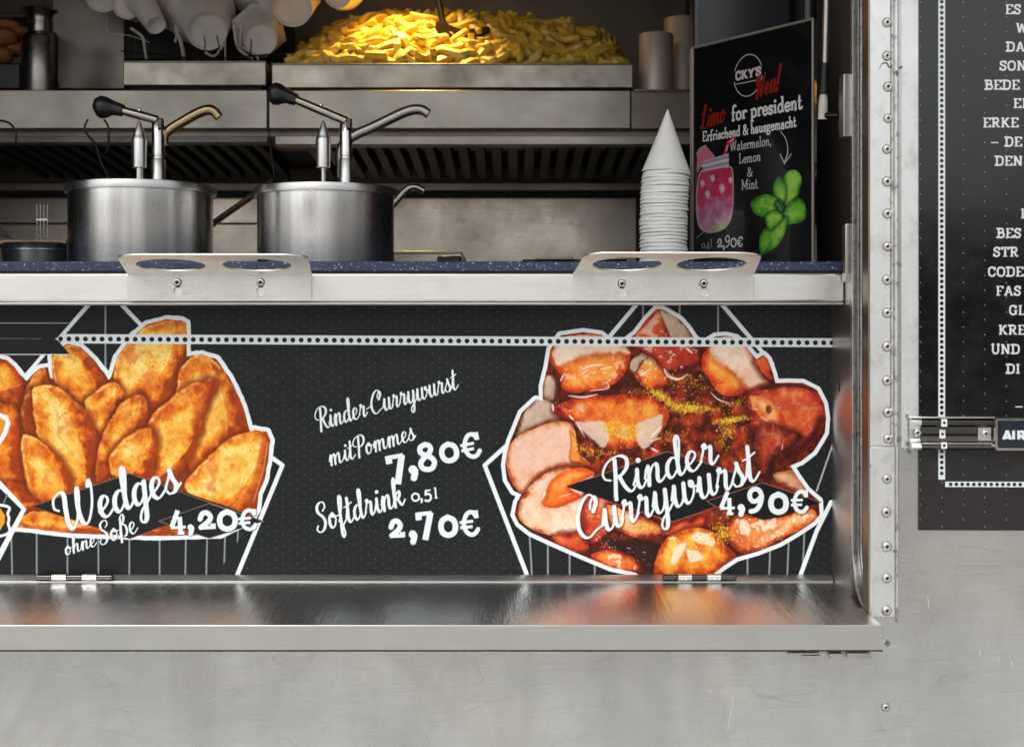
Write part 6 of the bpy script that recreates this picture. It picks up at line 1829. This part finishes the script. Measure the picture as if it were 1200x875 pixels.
for i, (u, v, s_) in enumerate(((-2, 66, 1.1), (16, 58, .9), (4, 44, 1.0), (22, 38, .8), (-14, 48, 1.1), (8, 30, .95))):
    mb = MB()
    rg_ = random.Random(i); prof = []
    n1_, n2_ = 14, 8
    c0 = P(u, v, 2.37 + .02 * (i % 2))
    vs_, fs = [], []
    for a_ in range(n2_ + 1):
        th = math.pi * a_ / n2_
        for b__ in range(n1_):
            ph = 2 * math.pi * b__ / n1_
            r_ = .021 * s_ * (1 + rg_.uniform(-.09, .09))
            vs_.append((c0.x + r_ * 1.2 * math.sin(th) * math.cos(ph), c0.y + r_ * math.sin(th) * math.sin(ph), c0.z + r_ * .72 * math.cos(th)))
    for a_ in range(n2_):
        for b__ in range(n1_):
            q0, q1 = a_ * n1_ + b__, a_ * n1_ + (b__ + 1) % n1_
            fs.append((q0, q1, q1 + n1_, q0 + n1_))
    mb.add(vs_, fs).build('fried_cutlet', M['cutlet'], None, c0, smooth=True, label=('browned cutlet lowest at the left of the far left pile', 'browned cutlet resting lowest beside the steel canister', 'largest browned cutlet in the middle of the far left pile', 'small browned cutlet leaning towards the canister neck', 'browned cutlet at the picture edge above the lowest one', 'topmost browned cutlet under the black bar')[i], cat='cutlet', group='browned cutlets piled at the far left')
MB().box((PX(-60, 2.36), 2.36, PZ(21, 2.36)), (PX(30, 2.36), 2.60, PZ(15, 2.36))).build('black_shelf_bar', M['black'], None, P(0, 20, 2.36), bevel=.002, label='black bar above the browned cutlets at the far left', cat='shelf')
simple_box('grey_steel_panel', 61, 146, -60, 104.5, 2.52, .02, M['hood'], 'upright grey steel sheet between the canister and the paper cups', 'panel', .002)

# ------------------------------------------------------------------ paper cups in their wire basket
def paper_cup(u, v, r_px, d, yaw, pitch_, roll, label, ln=.085, poly=0):
    """u, v: where the middle of its base shows; the cup opens away from the base"""
    kk = d / F; r_ = r_px * kk
    rg_ = random.Random(int(u * 7 + v))
    c0 = P(u, v, d)
    ax = Matrix.Rotation(yaw, 3, 'Z') @ Matrix.Rotation(pitch_, 3, 'X')
    mb = MB(); n = 40
    cr = [1 + .05 * math.sin(2 * a_ * 2 * math.pi / n + rg_.uniform(0, 1)) for a_ in range(n)]
    if poly:
        cr = [.90 / max(.62, math.cos(((a_ * 2 * math.pi / n + .3) % (2 * math.pi / poly)) - math.pi / poly)) for a_ in range(n)]
    prof = [(.001, .011), (r_ * .91, .011), (r_ * .94, .0008), (r_ * .985, 0), (r_, .0015), (r_ * 1.30, ln * .5), (r_ * 1.62, ln), (r_ * 1.66, ln + .001), (r_ * 1.6, ln - .001), (r_ * 1.26, ln * .5), (r_ * .93, .013), (.001, .013)]
    vs_, fs = [], []
    for i, (q, h) in enumerate(prof):
        f_ = min(1, h / ln)
        for k in range(n):
            a_ = 2 * math.pi * k / n
            qq = q * (1 + (cr[k] - 1) * f_)
            vs_.append(c0 + ax @ Vector((qq * math.cos(a_), h, qq * math.sin(a_))))
    for i in range(len(prof) - 1):
        for k in range(n):
            a_, b__ = i * n + k, i * n + (k + 1) % n
            fs.append((a_, b__, b__ + n, a_ + n))
    return mb.add(vs_, fs).build('paper_cup', M['cuppaper'], None, c0, smooth=True, label=label, cat='paper cup', group='loose paper cups heaped above the small tray')
paper_cup(120, -4, 20, 2.34, .45, .6, 0, 'leftmost loose paper cup, cut by the top of the picture', .08)
paper_cup(183, 30, 12, 2.30, .75, .75, 0, 'narrow paper cup pointing down beside the leftmost one', .12)
paper_cup(190, -6, 22, 2.40, .3, .5, 0, 'paper cup behind the narrow one at the top edge', .08)
paper_cup(243, 37, 23.5, 2.31, .34, .52, 0, 'paper cup showing its round base straight on, in the middle of the heap', .09)
paper_cup(305, 46, 20, 2.31, .22, .40, 0, 'creased paper cup with angular sides, lowest on the right of the heap', .07, 6)
paper_cup(343, 10, 23, 2.33, .20, .55, 0, 'paper cup above the creased one, tilted to the left', .09, 7)
paper_cup(396, -6, 16, 2.36, .0, .35, 0, 'rightmost paper cup at the top edge beside the fries', .09)
paper_cup(282, -14, 20, 2.42, .2, .3, 0, 'dim paper cup at the back of the heap near the top edge', .08)
paper_cup(214, 8, 18, 2.36, .5, .2, 0, 'pale paper cup wedged left of the round-based cup', .08, 6)
paper_cup(148, 6, 17, 2.33, .1, .4, 0, 'angular paper cup between the leftmost and the narrow cup', .08, 5)
paper_cup(318, -8, 19, 2.36, .6, .3, 0, 'angular paper cup tucked behind the two right cups', .09, 5)
SCM = paint('dark_scoop_plastic', (.035, .022, .014), .9, .2, 40, spec=.05)
bpy.data.objects['scoop_blade'].data.materials[0] = SCM
BK = thing('wire_basket', 'black wire basket holding the loose paper cups above the small tray', 'basket', P(228, 72, 2.36))
MB().box((PX(146, 2.50), 2.50, PZ(70, 2.5)), (PX(345, 2.5), 2.515, PZ(-60, 2.5))).build('basket_back', M['blackmat'], BK, bevel=.002)
for k in range(6):
    u = 152 + k * 27 + rnd.uniform(-6, 6)
    MB().frame_tube([P(u, 71.5, 2.30), P(u + rnd.uniform(-6, 6), 52, 2.30), P(u + rnd.uniform(-12, 12), 20, 2.40)], .0012, 6).build('basket_wire', M['black'], BK)
for v in (66,):
    MB().frame_tube([P(142, v - 6, 2.31), P(240, v + 4, 2.29), P(345, v - 4, 2.31)], .0015, 6).build('basket_wire', M['black'], BK)
# crumpled paper scraps and wooden picks between the cups
for i, (pts, w_) in enumerate((([(126, 20), (127, 38), (152, 42), (175, 50)], .0013), ([(154, 34), (160, 38), (168, 46), (172, 70)], .0042), ([(206, 34), (212, 50), (216, 70)], .0050), ([(205, 50), (208, 38), (205, 30)], .0030), ([(240, 62), (252, 66), (262, 52)], .0032), ([(274, 30), (279, 56), (296, 70)], .0042), ([(283, 28), (281, 56)], .0030), ([(264, 46), (264, 72)], .0022), ([(285, 56), (300, 66), (303, 71)], .0030))):
    q = [Vector(v) for v in spline([tuple(P(u, v, 2.30 + .004 * (i % 3))) for u, v in pts], 5)]
    MB().frame_tube(q, w_ * 1.7, 8, squash=.35).build('paper_strip', M['cuppaper'], None, q[0], smooth=True,
        label=('thin bent white paper strip at the left end of the cup heap', 'short wide paper strip under the narrow cup', 'curled paper strip left of the round-based cup', 'small pale strip leaning over the curled one', 'flat pale strip under the round-based cup', 'long creased strip at the left of the angular cup', 'upright pale strip crossing the long creased one', 'thin straight strip standing between two cups', 'short strip lying at the right end of the small tray')[i], cat='paper strip')
